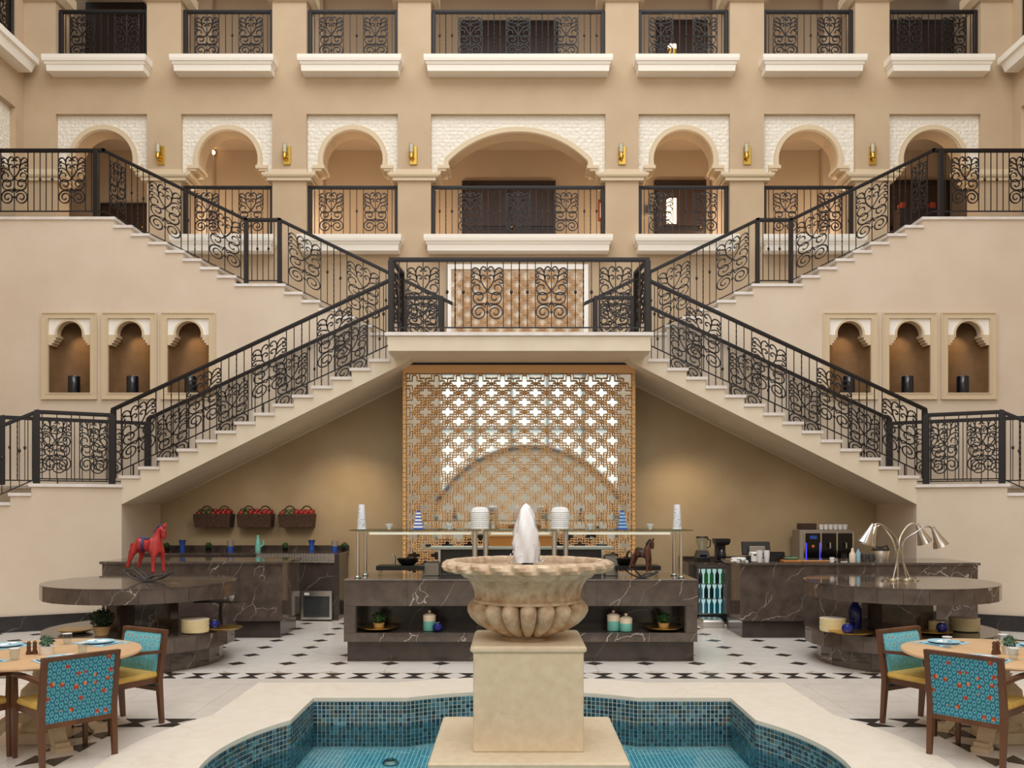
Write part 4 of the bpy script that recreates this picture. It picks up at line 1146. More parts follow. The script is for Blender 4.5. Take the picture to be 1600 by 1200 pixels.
# ================================================================ SNEEZE GUARD
sg=empty('sneeze_guard',(0,0,0),0,'glass display shelf on slim metal posts standing on the centre counter','glass shelf')
def GX(px): return WX(px,11.75)
zg=2-39*11.55/1400; zg=1.68
for (a,b_) in ((551,751),(757,869),(875,1077)):
    MB().box(GX(a),GX(b_),11.5,12.2,zg-.014,zg).build('glass_top','green_glass',sg)
for a,b_ in ((573,735),(766,860),(890,1052)):
    MB().cbox(GX(a),GX(b_),11.93,11.99,zg-.075,zg-.045,.006).build('light_rail','light_bar',sg)
for px,Y in ((559,11.62),(571,12.0),(742,11.62),(759,11.75),(866,11.62),(884,11.75),(1053,12.0),(1064,11.62)):
    x=WX(px,Y); r_=.034 if px in (742,759,866,884) else .022
    MB().cyl((x,Y),r_,ZT,zg-.014,14).build('post','steel' ,sg,True)
    MB().lathe([(r_+.02,0),(r_+.022,.012),(r_+.004,.03)],16,(x,Y,ZT)).build('foot_flange','chrome',sg,True)
zg0=zg+.001
# white cone vases, bowls, striped pyramids, ribbed jars on the glass
def put(fn,px,Y,z,lab,grp=None): 
    o=fn(); o.location=(WX(px,Y),Y,z); o['label']=lab
    if grp: o['group']=grp
    return o
mat('pattern_white',(232,236,244),0.35)
m=MATS['pattern_white']; nt=m.node_tree; vo=nt.nodes.new('ShaderNodeTexVoronoi'); vo.inputs['Scale'].default_value=30; cr_=nt.nodes.new('ShaderNodeValToRGB')
cr_.color_ramp.elements[0].color=lin((120,140,190)); cr_.color_ramp.elements[0].position=.15; cr_.color_ramp.elements[1].color=lin((238,240,246)); cr_.color_ramp.elements[1].position=.3
tc=nt.nodes.new('ShaderNodeTexCoord'); nt.links.new(tc.outputs['Object'],vo.inputs['Vector']); nt.links.new(vo.outputs['Distance'],cr_.inputs[0]); nt.links.new(cr_.outputs[0],nt.nodes['Principled BSDF'].inputs['Base Color'])
def cone():
    o=MB().lathe([(0,0),(.056,0),(.058,.01),(.040,.31),(.038,.325),(.030,.325),(.03,.30),(0,.30)],24).build('cone_vase','pattern_white',None,True); tag(o,None,'vase'); 
    MB().lathe([(.057,0),(.062,.003),(.06,.014),(.056,.014)],24).build('foot_ring','ceramic_white',o,True); return o
put(cone,565,11.75,zg0,'tall white patterned cone vase at the left end of the glass shelf','white cone vases'); put(cone,1058,11.75,zg0,'tall white patterned cone vase at the right end of the glass shelf','white cone vases')
def bowl():
    o=MB().lathe([(0,0),(.022,0),(.024,.012),(.045,.04),(.055,.07),(.050,.07),(.04,.042),(0,.02)],20).build('small_bowl','ceramic_white',None,True); tag(o,None,'bowl'); 
    MB().lathe([(0,.045),(.042,.045),(.0,.052)],16).build('dip','cream_lid',o,True); return o
for px,l in ((608,'left of the left striped pyramid'),(702,'between the striped pyramid and the left white jar'),(922,'right of the right white jar on the glass shelf'),(1016,'between the blue pyramid and the right cone vase')): put(bowl,px,11.75,zg0,'small white bowl '+l,'small white bowls')
def pyramid(striped):
    o=empty('striped_pyramid',(0,0,0),0,None); tag(o,'x','ornament')
    n=11
    for k in range(n):
        w_=.062-.0036*k; z=.022*k
        if k%2==0: MB().taper([(-w_,w_,-w_,w_,z),(-w_+.003,w_-.003,-w_+.003,w_-.003,z+.022)]).build('blue_layer','mid_blue',o)
        else: MB().taper([(-w_,w_,-w_,w_,z),(-w_+.003,w_-.003,-w_+.003,w_-.003,z+.022)]).build('pale_layer','ceramic_white' if striped else 'placemat',o)
    MB().box(-.02,.02,-.02,.02,.242,.25).build('cap','cobalt',o); return o
put(lambda:pyramid(1),654,11.75,zg0,'blue and white striped stepped pyramid on the left of the glass shelf'); put(lambda:pyramid(0),972,11.75,zg0,'blue stepped pyramid on the right of the glass shelf')
def rjar():
    NB=9
    def md(a,k,r,z): return .0035*math.cos(a*24+ (k%4)*PI/2*0) if r>.05 else 0
    pr=[(0,0),(.10,0),(.112,.01)]
    for k in range(30):
        z=.015+.22*k/29; pr.append((.112+.004*math.cos(z*2*PI/.025),z))
    pr+=[(.108,.25),(.09,.28),(.05,.293),(0,.295)]
    o=MB().lathe(pr,48,mod=md).build('ribbed_jar','ceramic_white',None,True); tag(o,None,'jar'); 
    MB().lathe([(.111,-.0),(.117,.002),(.117,.012),(.111,.012)],32).build('foot_ring','cream_lid',o,True); return o
put(rjar,750,11.75,zg0,'large white textured jar on the glass shelf left of the water jet','white textured jars'); put(rjar,875,11.75,zg0,'large white textured jar on the glass shelf right of the water jet','white textured jars')
# things standing on the counter behind the guard
ks=empty('serving_stand',(0,0,0),0,'low serving station with dark panels and a pale top rail behind the fountain bowl','stand')
Yk=12.25; k0,k1=WX(685,Yk),WX(942,Yk); zk=WZ(858,Yk)
MB().box(k0,k1,Yk,Yk+.03,ZT+.002,zk).build('dark_panel','dark_grey',ks); MB().cbox(WX(672,Yk),WX(958,Yk),Yk-.12,Yk+.2,zk,zk+.035,.006).build('top_rail','white_bar',ks)
for px in (687,941): MB().box(WX(px,Yk)-.015,WX(px,Yk)+.015,Yk-.05,Yk-.005,ZT+.002,zk).build('upright','steel',ks)
o=MB().cbox(WX(664,12.1),WX(687,12.1),11.95,12.25,ZT+.001,WZ(879,12.1),.008).build('grey_bin','grey_box',None); tag(o,'plain grey box at the left end of the serving station','box'); MB().box(WX(666,12.1),WX(685,12.1),11.97,12.23,WZ(879,12.1),WZ(879,12.1)+.012).build('lid','dark_grey',o)
o=MB().cbox(WX(944,12.1),WX(963,12.1),11.95,12.25,ZT+.001,WZ(868,12.1),.008).build('grey_bin','grey_box',None); tag(o,'plain grey box at the right end of the serving station','box'); MB().box(WX(946,12.1),WX(961,12.1),11.97,12.23,WZ(868,12.1),WZ(868,12.1)+.012).build('lid','dark_grey',o)
o=empty('brown_panel',(0,0,0),0,'orange-brown panel upright behind the water jet','board')
MB().cbox(WX(764,12.4),WX(866,12.4),12.34,12.38,ZT+.002,WZ(838,12.4),.006).build('panel','orange_tray',o); MB().box(WX(764,12.4),WX(866,12.4),12.33,12.36,WZ(838,12.4),WZ(833,12.4)).build('edge','copper_frame',o)  # upright orange-brown sheet with a paler strip along its top
for (a,b_,y0,l) in ((590,664,884,'left'),(960,1030,884,'right')):
    Y=12.0; o=empty('tray_stand',(0,0,0),0,'black raised tray stand with dark dishes on the %s of the counter'%l,'stand')
    z=WZ(883,Y); MB().cbox(WX(a,Y),WX(b_,Y),Y-.15,Y+.2,z-.06,z,.006).build('shelf','black_plastic',o)
    for px in (a+4,b_-4): MB().box(WX(px,Y)-.01,WX(px,Y)+.01,Y-.1,Y+.15,ZT+.001,z-.06).build('leg','clear_glass',o)
    c=WX((a+b_)/2+(10 if l=='left' else -18),Y)
    q=MB().lathe([(0,0),(.08,0),(.12,.03),(.15,.09),(.14,.09),(.11,.035),(0,.01)],20).build('dark_bowl','black_plastic',None,True,(c,Y+.02,z+.001)); tag(q,'dark dish on the %s raised tray stand'%l,'dish','dark dishes on tray stands')
    h=MB(); 
    for k in range(26): 
        a_=random.random()*6.28; rr=random.random()*.10; h.ball((rr*math.cos(a_),rr*math.sin(a_),.06+.03*random.random()),.022,6,4)
    hh=h.build('contents','door_panel',q,True); hh['kind']='stuff'
    q=MB().tube([(0,0,0),(.0,0,.10),(-.03,0,.14)],.010,8).build('tongs','steel',None,True,(c-.18,Y,z+.001)); tag(q,'pair of steel tongs leaning on the %s tray stand'%l,'tongs'); MB().tube([(0.012,0,0),(.014,0,.10),(-.02,0,.14)],.006,6).build('arm','black_plastic',q)
# shelf contents of the centre island
def plant(nm,lab,cat,rl,pot,loc,mt='plant_green',potm='pot_tan',n=170,ls=.03):
    o=empty(nm,loc,0,lab,cat)
    MB().lathe([(0,0),(pot*.75,0),(pot,pot*1.0),(pot*1.05,pot*1.05),(pot*.95,pot*1.05),(pot*.9,pot*.95),(0,pot*.95)],20).build('pot',potm,o,True)
    b=MB(); rnd=random.Random(len(lab))
    cz=pot*1.05+rl*.75
    for k in range(n):
        u=rnd.random()*2-1; a=rnd.random()*6.28; s_=math.sqrt(1-u*u); d=Vector((s_*math.cos(a),s_*math.sin(a),u*.85)); p=Vector((0,0,cz))+d*rl*(.72+.3*rnd.random())
        t=d.cross(Vector((rnd.random()-.5,rnd.random()-.5,rnd.random()-.5))).normalized(); w_=d.cross(t).normalized()
        tip=(t*.7+d*.6).normalized()
        b.add([p-w_*ls*.35,p+tip*ls*.5-w_*ls*.1+d*.002,p+tip*ls,p+w_*ls*.35],[(0,1,2,3)])
    b.ball((0,0,cz),rl*.72,10,7); f=b.build('leaves',mt,o); f['kind']='stuff'
    return o
def dish(px,Y,z,r,lab,mt='gold_dish'):
    o=MB().lathe([(0,0),(r*.5,0),(r*.8,.015),(r,.035),(r*.985,.04),(r*.78,.024),(0,.012)],32).build('shallow_dish',mt,None,True,(WX(px,Y),Y,z)); tag(o,lab,'dish'); 
    MB().lathe([(r*.975,.034),(r*1.0,.036),(r*1.0,.042),(r*.975,.042)],32).build('rim','brass',o,True); return o
def canister(px,Y,z,h,lab):
    o=empty('lidded_canister',(WX(px,Y),Y,z),0,lab,'canister'); r=.078
    MB().lathe([(0,0),(r,0),(r+.003,.006),(r+.003,h*.62)],28).build('mint_body','mint',o,True); MB().lathe([(r+.0032,h*.62),(r+.0032,h*.92),(0,h*.92)],28).build('pale_band','cream_lid',o,True)
    MB().lathe([(0,h*.92),(r+.006,h*.92),(r+.004,h),(r*.6,h+.02),(0,h+.025)],28).build('lid','cream_lid',o,True); MB().ball((0,0,h+.045),.02,12,8).build('knob','cream_lid',o,True); return o
YSF=11.62; zs_=.381
dish(591,YSF,zs_,.25,'wide gold dish with a plant in the left of the island shelf'); plant('potted_plant','small green plant in a tan pot on the left gold dish','plant',.085,.075,(WX(592,YSF),YSF,zs_+.016))
dish(1037,YSF,zs_,.25,'wide gold dish with a plant in the right of the island shelf'); plant('potted_plant','small green plant in a tan pot on the right gold dish','plant',.085,.075,(WX(1037,YSF),YSF,zs_+.016))
canister(671,YSF-.05,zs_,.20,'mint and cream lidded canister on the left of the island shelf'); canister(958.5,YSF-.05,zs_,.20,'taller mint and cream canister on the right of the island shelf'); canister(978,YSF-.1,zs_,.165,'shorter mint and white canister right of the taller one')
def blueball(px,Y,z,lab):
    o=MB().lathe([(0,0),(.035,0),(.062,.03),(.068,.06),(.055,.095),(.025,.11),(.028,.118),(.02,.118),(.018,.10),(0,.10)],22).build('cobalt_vase','cobalt',None,True,(WX(px,Y),Y,z)); tag(o,lab,'vase'); 
    MB().lathe([(.024,.112),(.03,.112),(.03,.12),(.024,.12)],16).build('neck_ring','chrome',o,True); return o
blueball(684,YSF-.15,zs_,'round cobalt blue glass vase beside the left canister in the island shelf')
# items on the left back counter
YB=16.15; zB=1.166
for px,k in ((260,'p'),(285,'b'),(326,'p'),(360,'c'),(403,'m'),(446,'p'),(487,'b'),(523,'c'),(538,'p')):
    if k=='p': plant('potted_plant',{260:'small clipped plant in a black pot behind the red horse',326:'clipped plant in a black pot between two blue vessels on the left counter',446:'small clipped plant in a black pot right of the mint bottle',538:'small clipped plant in a black pot at the right end of the left back counter'}[px],'plant',.062,.055,(WX(px,YB),YB,zB),'plant_green','black_plastic',90,.025)
    elif k=='b':
        o=MB().lathe([(0,0),(.05,0),(.055,.02),(.04,.09),(.05,.15),(.065,.20),(.058,.20),(.045,.15),(0,.14)],20).build('blue_vase','mid_blue',None,True,(WX(px,YB),YB,zB)); tag(o,{285:'flared blue vase on the left part of the left back counter',487:'flared blue vase right of the plant on the left back counter'}[px],'vase'); MB().lathe([(.057,.195),(.068,.195),(.068,.203),(.057,.203)],20).build('rim','cobalt',o,True)
    elif k=='c':
        o=MB().lathe([(0,0),(.055,0),(.055,.09),(0,.09)],20).build('two_tone_cup','mid_blue',None,True,(WX(px,YB),YB,zB)); tag(o,{360:'blue cup with a grey upper half in the middle of the left back counter',523:'blue cup with a grey upper half near the right end of the left back counter'}[px],'cup','two tone cups'); MB().lathe([(0,.09),(.055,.09),(.057,.19),(.05,.19),(.045,.1),(0,.1)],20).build('grey_half','grey_box',o,True)
    else:
        o=MB().lathe([(0,0),(.05,0),(.05,.14),(.035,.2),(.025,.22),(.028,.29),(.02,.29),(0,.28)],20).build('mint_bottle','mint',None,True,(WX(px,YB),YB,zB)); tag(o,'pale mint bottle on the left back counter','bottle'); MB().tube([(.05,0,.08),(.10,0,.12),(.10,0,.20)],.018,8).build('spout','mint',o,True)
# hanging baskets of red apples
def basket(px0,px1,lab,red):
    Y=DW-.17; cx=WX((px0+px1)/2,Y); w_=(px1-px0)*Y/F/2; z0=WZ(822.5,Y); h=.215
    o=empty('hanging_basket',(cx,Y,z0),0,lab,'basket')
    b=MB(); n=9
    for k in range(n):
        z=h*k/(n-1); q=1-.06*(1-k/(n-1)); b.tube([(-w_*q,-.14*q,z),(w_*q,-.14*q,z),(w_*q,.14*q,z),(-w_*q,.14*q,z)],.0165,6,True)
    for k in range(21):
        x=-w_+2*w_*k/20; b.tube([(x*.94,-.135,0),(x,-.155,h)],.009,5)
    b.box(-w_*.93,w_*.93,-.13,.13,-.005,.012); b.box(-w_*.94,w_*.94,-.125,-.12,0,h*.93); b.box(-w_*.95,w_*.95,.12,.125,0,h); b.build('basket_body','wicker',o,True)
    for x in (-w_*.45,w_*.55):
        b=MB().tube([(x+.105*math.cos(t),.02,h+.02+.135*math.sin(t)) for t in [PI*k/12 for k in range(13)]],.013,7); b.build('ring_handle','wicker',o,True)
    rnd=random.Random(int(px0)); k=0
    for i in range(7):
        for j in range(2):
            x=-w_*.82+i*w_*1.64/6+rnd.uniform(-.01,.01); y=-.06+.12*j
            me=APP[0] if (x>-w_*red or (i+j)%5==0) else APP[1]
            a=link('apple',me,None,(cx+x,Y+y,z0+h-.045+.04*j+rnd.uniform(0,.03)),rnd.random()*6)
            where=('leftmost','second','third','fourth','fifth','sixth','rightmost')[i]+' in the '+('front','rear')[j]+' row'
            side=lab.split(' wicker')[0]
            if a.data.name.startswith('apple_r'): tag(a,'glossy red apple in the %s wicker basket, %s'%(side,where),'apple','red apples in the %s basket'%side)
            else: tag(a,'dark green apple in the %s wicker basket, %s'%(side,where),'apple','green apples in the %s basket'%side)
ap_=MB().lathe([(0,.012),(.012,.0),(.035,.006),(.052,.035),(.055,.058),(.045,.083),(.022,.092),(0,.078)],12)
APP=[ap_.mesh('apple_red_shape','apple_red',True),ap_.mesh('apple_green_shape','apple_green',True)]
basket(307,363,'left wicker basket of apples hung on the wall',.25); basket(374,426,'middle wicker basket of apples hung on the wall',.5); basket(438,491,'right wicker basket of apples hung on the wall',.1)

# ================================================================ ROUND DISPLAY TABLES
def ring_panels(parent,r,z0,z1,n,th=.025,ph=0,mt='dark_marble'):
    me=None
    for k in range(n):
        a0=2*PI*k/n+.0015; a1=2*PI*(k+1)/n-.0015
        if me is None:
            pts=[]; m_=1
            for i in range(m_+1):
                a=a0+(a1-a0)*i/m_; pts.append((r*math.cos(a),r*math.sin(a)))
            for i in range(m_+1):
                a=a1-(a1-a0)*i/m_; pts.append(((r-th)*math.cos(a),(r-th)*math.sin(a)))
            me=MB().slab(pts,z0,z1).mesh('side_panel',mt)
        link('side_panel',me,parent,None,ph+2*PI*k/n)
def round_display(x,lab):
    o=empty('round_display_table',(x,11.48,0),0,lab,'table','round marble display tables')
    MB().lathe([(0,0),(.99-.025,0),(.99-.025,.24),(0,.24)],64).build('base_core','dark_marble_plain',o); ring_panels(o,.99,.0,.238,22)
    MB().lathe([(0,.24),(1.13,.24),(1.13,.425),(1.155,.425),(1.155,.44),(0,.44)],72).build('lower_disc','dark_marble_plain',o); ring_panels(o,1.155,.245,.424,26,ph=.1)
    MB().lathe([(0,.44),(.42,.44),(.42,.84),(0,.84)],40).build('column','dark_marble_plain',o); ring_panels(o,.44,.441,.838,12,.02,.2)
    MB().lathe([(0,.84),(1.14,.84),(1.14,1.015),(1.165,1.015),(1.165,1.03),(0,1.03)],72).build('upper_disc','dark_marble',o); ring_panels(o,1.165,.842,1.014,26)
    return o
xl=WX(222,11.48); xr=WX(1404,11.48)
round_display(xl,'two-tier round dark marble table on the left under the red rocking horse'); round_display(xr,'two-tier round dark marble table on the right under the heat lamps')
# shelf items on the round tables (lower disc top z=.44)
ZD=.441
def bowlstack(px,Y,z,r,n,lab,grp=None):
    for k in range(n):
        o=MB().lathe([(0,0),(r*.78,0),(r*.98,.012),(r,.06),(r*.97,.06),(r*.93,.02),(0,.014)],30).build('cream_dish','ceramic_cream',None,True,(WX(px,Y),Y,z+.052*k)); 
        tag(o,lab+[', bottom of its stack',', middle of its stack',', top of its stack'][k if n==3 else (0,2)[k]],'dish',grp)
        MB().lathe([(r*.965,.056),(r*1.005,.056),(r*1.005,.062),(r*.965,.062)],30).build('rim','cream_lid',o,True)
bowlstack(305,10.95,ZD,.165,3,'cream dish on the left display table','cream dishes right on the left table')
blueball(335,11.1,ZD+.02,'round cobalt vase on the lower tier of the left display table'); dish(350,11.15,ZD,.22,'gold dish at the right of the lower tier of the left display table')
o=dish(118,10.95,ZD,.20,'wide cream shallow dish at the left of the lower tier of the left display table','ceramic_cream')
plant('potted_plant','round dark green plant in a tan pot on the left display table','plant',.13,.10,(WX(159,10.75),10.75,ZD),'plant_dark','pot_tan',300,.04)
o=MB().cbox(-.09,.09,-.05,.05,0,.10,.01).build('white_box','ceramic_white',None,loc=(WX(322,12.2),12.2,.70)); 
tag(o,'small white box on the shelf behind the left display table','box'); MB().box(-.05,.05,-.055,-.05,.03,.035).build('line_mark','dark_grey',o)
hs=MB().cbox(-.32,.32,-.16,.16,.0,.02,.005).build('shelf_board','dark_marble_plain',None,loc=(WX(345,12.25),12.25,.678)); tag(hs,'dark marble shelf board at the back of the left display table','shelf'); MB().box(-.02,.02,-.02,.02,-.237,0).build('support','dark_marble_plain',hs)
for k in range(2):
    o=MB().lathe([(0,0),(.03,0),(.05,.03),(.055,.055),(.05,.055),(0,.02)],18).build('white_bowl','ceramic_white',None,True,(WX(360,12.2),12.2,.70+.045*k)); tag(o,'small white bowl at the right end of the left shelf board, %s of two'%('lower','upper')[k],'bowl'); MB().lathe([(.028,-.002),(.034,-.002),(.034,.004),(.028,.004)],16).build('foot','cream_lid',o,True)
bowlstack(1301,11.05,ZD,.155,3,'cream dish in the left stack of the right display table','cream dishes left on the right table')
bowlstack(1507,11.1,ZD,.175,3,'cream dish in the right stack of the right display table','cream dishes right on the right table')
o=MB().lathe([(0,0),(.075,0),(.08,.02),(.08,.24),(.04,.31),(.03,.33),(.03,.36),(0,.36)],22).build('blue_bottle','cobalt',None,True,(WX(1336,11.35),11.35,ZD)); tag(o,'tall dark blue bottle beside the column of the right display table','bottle'); MB().cyl((0,0),.033,.345,.375,14).build('stopper','dark_blue_glass',o,True)
dish(1330,10.78,ZD,.26,'gold dish at the front left of the lower tier of the right display table'); blueball(1324,10.62,ZD+.04,'round cobalt vase on the gold dish of the right display table')
dish(1455,10.85,ZD,.24,'gold dish at the right front of the lower tier of the right display table'); blueball(1472,10.72,ZD+.04,'round cobalt vase at the right of the right display table')
o=MB().lathe([(0,0),(.065,0),(.068,.1),(.06,.1),(0,.09)],20).build('cream_cup','ceramic_cream',None,True,(WX(1460,10.95),10.95,ZD+.04)); tag(o,'plain cream cup beside the right cobalt vase','cup'); MB().lathe([(.058,.098),(.07,.098),(.07,.104),(.058,.104)],20).build('rim','cream_lid',o,True)

# heat lamps
hl=empty('heat_lamp_cluster',(WX(1404,11.45),11.45,1.031),0,'cluster of curved chrome heat lamps with cone shades on the right display table','lamp')
q=11.45/F
for k,(tx,tz,hx_,yy,bx) in enumerate(((-40,88,-46,-.10,-10),(-24,85,-31,.12,2),(42,84,52,-.10,8),(30,88,36,.12,18))):
    X=tx*q; Z=tz*q; s=1 if tx>0 else -1
    b0=bx*q*1.2; yb=yy*.6
    path=catmull([(b0-.0,yb,.02),(b0+s*-.03 if False else b0*.4,yb*.8,.28),(s*.04,yb,.50),(X*.55,yy,Z-.06),(X*.92,yy,Z+.01),(X+s*.05,yy,Z-.02)],7)
    MB().tube(path,.011,8).build('curved_arm','brass_pale' if k%2 else 'chrome',hl,True)
    # shade: cone tilted outward
    sh=MB().lathe([(.022,0),(.03,-.03),(.06,-.14),(.098,-.25),(.094,-.25),(.055,-.13),(.02,-.02)],26,cap=False).build('cone_shade','chrome',hl,True,(X+s*.05,yy,Z-.01),(0,math.radians(-24)*s,0))
    MB().lathe([(0,.03),(.022,.02),(.024,-.02),(0,-.02)],14).build('cap','steel',sh,True)
    MB().ball((0,0,-.17),.035,12,8,(1,1,1.2)).build('bulb','ceramic_white',sh,True)
    MB().lathe([(0,0),(.055,0),(.055,.015),(.03,.03),(.015,.04),(0,.04)],18,(b0,yb,0)).build('foot','chrome' if k%2 else 'brass_pale',hl,True)
MB().lathe([(0,0),(.05,0),(.05,.015),(0,.02)],18,(-.17,0,0)).build('foot','chrome',hl,True)
MB().lathe([(0,0),(.05,0),(.05,.015),(0,.02)],18,(.21,0,0)).build('foot','brass_pale',hl,True)
# ================================================================ BAR EQUIPMENT
ZR=1.136
def at(px,Y,z): return (WX(px,Y),Y,z)
pos=empty('till_monitor',at(1182,13.85,ZR),0,'dark touch till monitor seen from behind on the right bar counter','till')
MB().cbox(-.22,.22,-.02,.02,.09,.30,.008).build('screen','black_plastic',pos,rot=(math.radians(-12),0,0)); MB().taper([(-.10,.10,-.08,.10,0),(-.09,.09,-.03,.04,.03),(-.03,.03,-.01,.03,.16)]).build('stand','steel',pos); MB().cbox(-.12,.12,-.05,-.028,.12,.23,.006).build('rear_cover','grey_box',pos)
pr=MB().cbox(-.075,.075,-.09,.09,0,.15,.012).build('receipt_printer','paper_white',None,loc=at(1180,13.62,ZR)); tag(pr,'small white receipt printer in front of the till monitor','printer'); MB().box(-.05,.05,-.095,-.088,.10,.12).build('paper_slot','dark_grey',pr)
cupm=MB().lathe([(0,0),(.032,0),(.044,.085),(.046,.09),(.040,.09),(.03,.01),(0,.01)],18).mesh('stack_cup','ceramic_white',True)
for i,px in enumerate((1187,1198)):
    for k in range(5):
        o=link('paper_cup',cupm,None,(WX(px,13.5),13.5,ZR+.001+.022*k)); tag(o,'white cup in the %s stack beside the till, %s of five'%(('left','right')[i],('bottom','second','third','fourth','top')[k]),'cup','stacked white cups beside the till')
nk=empty('folded_napkins',at(1155,13.72,ZR),0,'loose pile of white napkins at the left end of the right bar counter','napkins')
rn=random.Random(4)
for k in range(9):
    MB().taper([(-.07,.07,-.03,.03,0),(-.065,.065,-.02,.02,.025)]).build('napkin','napkin',nk,loc=(rn.uniform(-.12,.12),rn.uniform(-.08,.08),.001+.012*(k%4)),rot=rn.uniform(0,3))
o=MB().lathe([(0,0),(.04,0),(.04,.09),(0,.09)],16).build('dark_tumbler','black_plastic',None,True,at(1170,13.62,ZR)); tag(o,'short black tumbler beside the napkins','cup'); MB().lathe([(.034,.088),(.042,.088),(.042,.094),(.034,.094)],16).build('rim','dark_grey',o,True)
o=MB().lathe([(.0,0),(.15,0),(.15,.13),(.14,.14),(0,.14)],24,a0=0,a1=PI).build('curved_menu_holder','dark_grey',None,True,at(1211,13.8,ZR)); tag(o,'curved dark holder right of the till','holder'); MB().box(-.14,.14,-.012,0,.0,.13).build('front_plate','black_plastic',o)
o=MB().cbox(-.14,.14,-.10,.10,0,.03,.006).build('wooden_tray','orange_tray',None,loc=at(1236,13.6,ZR)); tag(o,'flat wooden tray with green cloths right of the till','tray'); MB().cbox(-.10,.10,-.07,.07,.03,.075,.015).build('green_cloth','leaf_mid',o)
o=MB().cbox(-.20,.20,-.11,.11,0,.018,.006).build('orange_tray','orange_tray',None,loc=at(1272,13.58,ZR)); tag(o,'orange wooden tray below the coffee machine','tray'); MB().box(-.20,.20,-.115,-.10,.018,.032).build('lip','copper_frame',o)
def mug(px,Y,z,lab):
    o=MB().lathe([(0,0),(.028,0),(.036,.07),(.036,.075),(.031,.075),(.026,.01),(0,.01)],18).build('white_mug','ceramic_white',None,True,at(px,Y,z)); tag(o,lab,'mug'); MB().tube([(.034,0,.06),(.056,0,.055),(.056,0,.03),(.032,0,.022)],.005,6).build('handle','ceramic_white',o,True)
mug(1300,13.5,ZR,'small white mug in front of the coffee machine')
o=MB().lathe([(.045,0),(.05,0),(.035,.13),(0,.13),(0,.125),(.03,.125)],18).build('clear_tumbler','tumbler_glass',None,True,at(1319,13.6,ZR)); tag(o,'upturned clear plastic cup on the right bar counter','glass'); MB().lathe([(.046,0),(.053,0),(.053,.006),(.046,.006)],18).build('rim','ceramic_white',o,True)
o=MB().lathe([(0,0),(.045,0),(.047,.02),(.047,.12),(.022,.16),(.02,.19),(0,.19)],18).build('cream_bottle','cream_lid',None,True,at(1332,13.6,ZR)); tag(o,'cream coloured bottle on the right bar counter','bottle'); MB().cyl((0,0),.016,.19,.21,12).build('cap','ceramic_white',o,True)
o=MB().lathe([(0,0),(.03,0),(.032,.13),(.014,.17),(.012,.19),(0,.19)],18).build('blue_bottle','placemat',None,True,at(1341,13.75,ZR)); tag(o,'slim pale blue bottle behind the cream bottle','bottle'); MB().cyl((0,0),.013,.19,.205,12).build('cap','mid_blue',o,True)
o=MB().lathe([(0,0),(.10,0),(.13,.16),(.125,.17),(.115,.17),(.09,.02),(0,.02)],24).build('ice_bucket','steel',None,True,at(1376,13.75,ZR)); tag(o,'metal ice bucket with black lid and tongs on the right bar counter','bucket')
MB().lathe([(.0,.20),(.10,.19),(.135,.172),(.135,.165),(0,.165)],24).build('black_lid','black_plastic',o,True); MB().tube([(-.12,0,.16),(-.1,0,.23),(0,0,.21),(.1,0,.24),(.125,0,.17)],.012,7).build('handle','black_plastic',o,True)
for i,px in enumerate((1350,1361)):
    o=MB().lathe([(0,0),(.04,0),(.045,.03),(.04,.11),(.03,.12),(0,.12)],18).build('dark_jug','dark_grey',None,True,at(px,13.8,ZR)); tag(o,'small dark jug %s the ice bucket'%('further left of','just left of')[i],'jug','small dark jugs'); MB().tube([(.04,0,.10),(.07,0,.08),(.042,0,.03)],.006,6).build('handle','dark_grey',o,True)
# espresso machine on the back counter
cm_=empty('coffee_machine',at(1284,15.95,1.001),0,'large steel coffee machine with three black fronts on the right back counter','coffee machine')
q=15.8/F
X=lambda px: (px-1284)*q
MB().cbox(X(1245),X(1328),-.15,.28,0.03,.56,.012).build('body','grey_box',cm_); MB().cbox(X(1243),X(1330),-.17,.30,0,.035,.008).build('drip_base','steel',cm_)
for a,b_,nm in ((1254,1276,0),(1279,1301,1),(1304,1326,2)):
    f=MB().cbox(X(a),X(b_),-.175,-.15,.05,.50,.006).build('front_panel','screen_black',cm_)
    if nm==0:
        MB().box(X(1260),X(1271),-.182,-.176,.40,.46).build('screen','mid_blue',f); MB().ball((X(1265),-.185,.27),.028,10,6,(1,.3,1)).build('display_emblem','amber',f); 
        for xx in (1254.5,1275.5): MB().box(X(xx)-.006,X(xx)+.006,-.184,-.178,.06,.33).build('blue_light','blue_led',f)
    else:
        MB().tube([(X((a+b_)/2),-.176,.34),(X((a+b_)/2),-.24,.33),(X((a+b_)/2),-.24,.24)],.012,8).build('spout','steel',f,True)
for xx in (1251.5,1277.5,1302.5,1327.5): MB().box(X(xx)-.012,X(xx)+.012,-.18,-.15,.04,.52).build('divider','chrome',cm_)
MB().cbox(X(1250),X(1273),-.10,.2,.56,.67,.01).build('bean_hopper','door_panel',cm_)
for i in range(6):
    o=link('espresso_cup',cupm,None,(WX(1283+i*7.5,15.9),15.9,1.565)); tag(o,'small white cup on top of the coffee machine, '+('leftmost','second','third','fourth','fifth','rightmost')[i]+' in the row','cup','cups on the coffee machine')
bl=empty('blender_jug',at(1097,15.75,1.001),0,'black countertop blender with a clear jug on the right back counter','blender')
MB().taper([(-.12,.12,-.12,.12,0),(-.12,.12,-.12,.12,.08),(-.09,.09,-.09,.09,.20)]).build('motor_base','black_plastic',bl); MB().box(-.06,.06,-.118,-.108,.09,.13).build('control_panel','dark_blue_glass',bl)
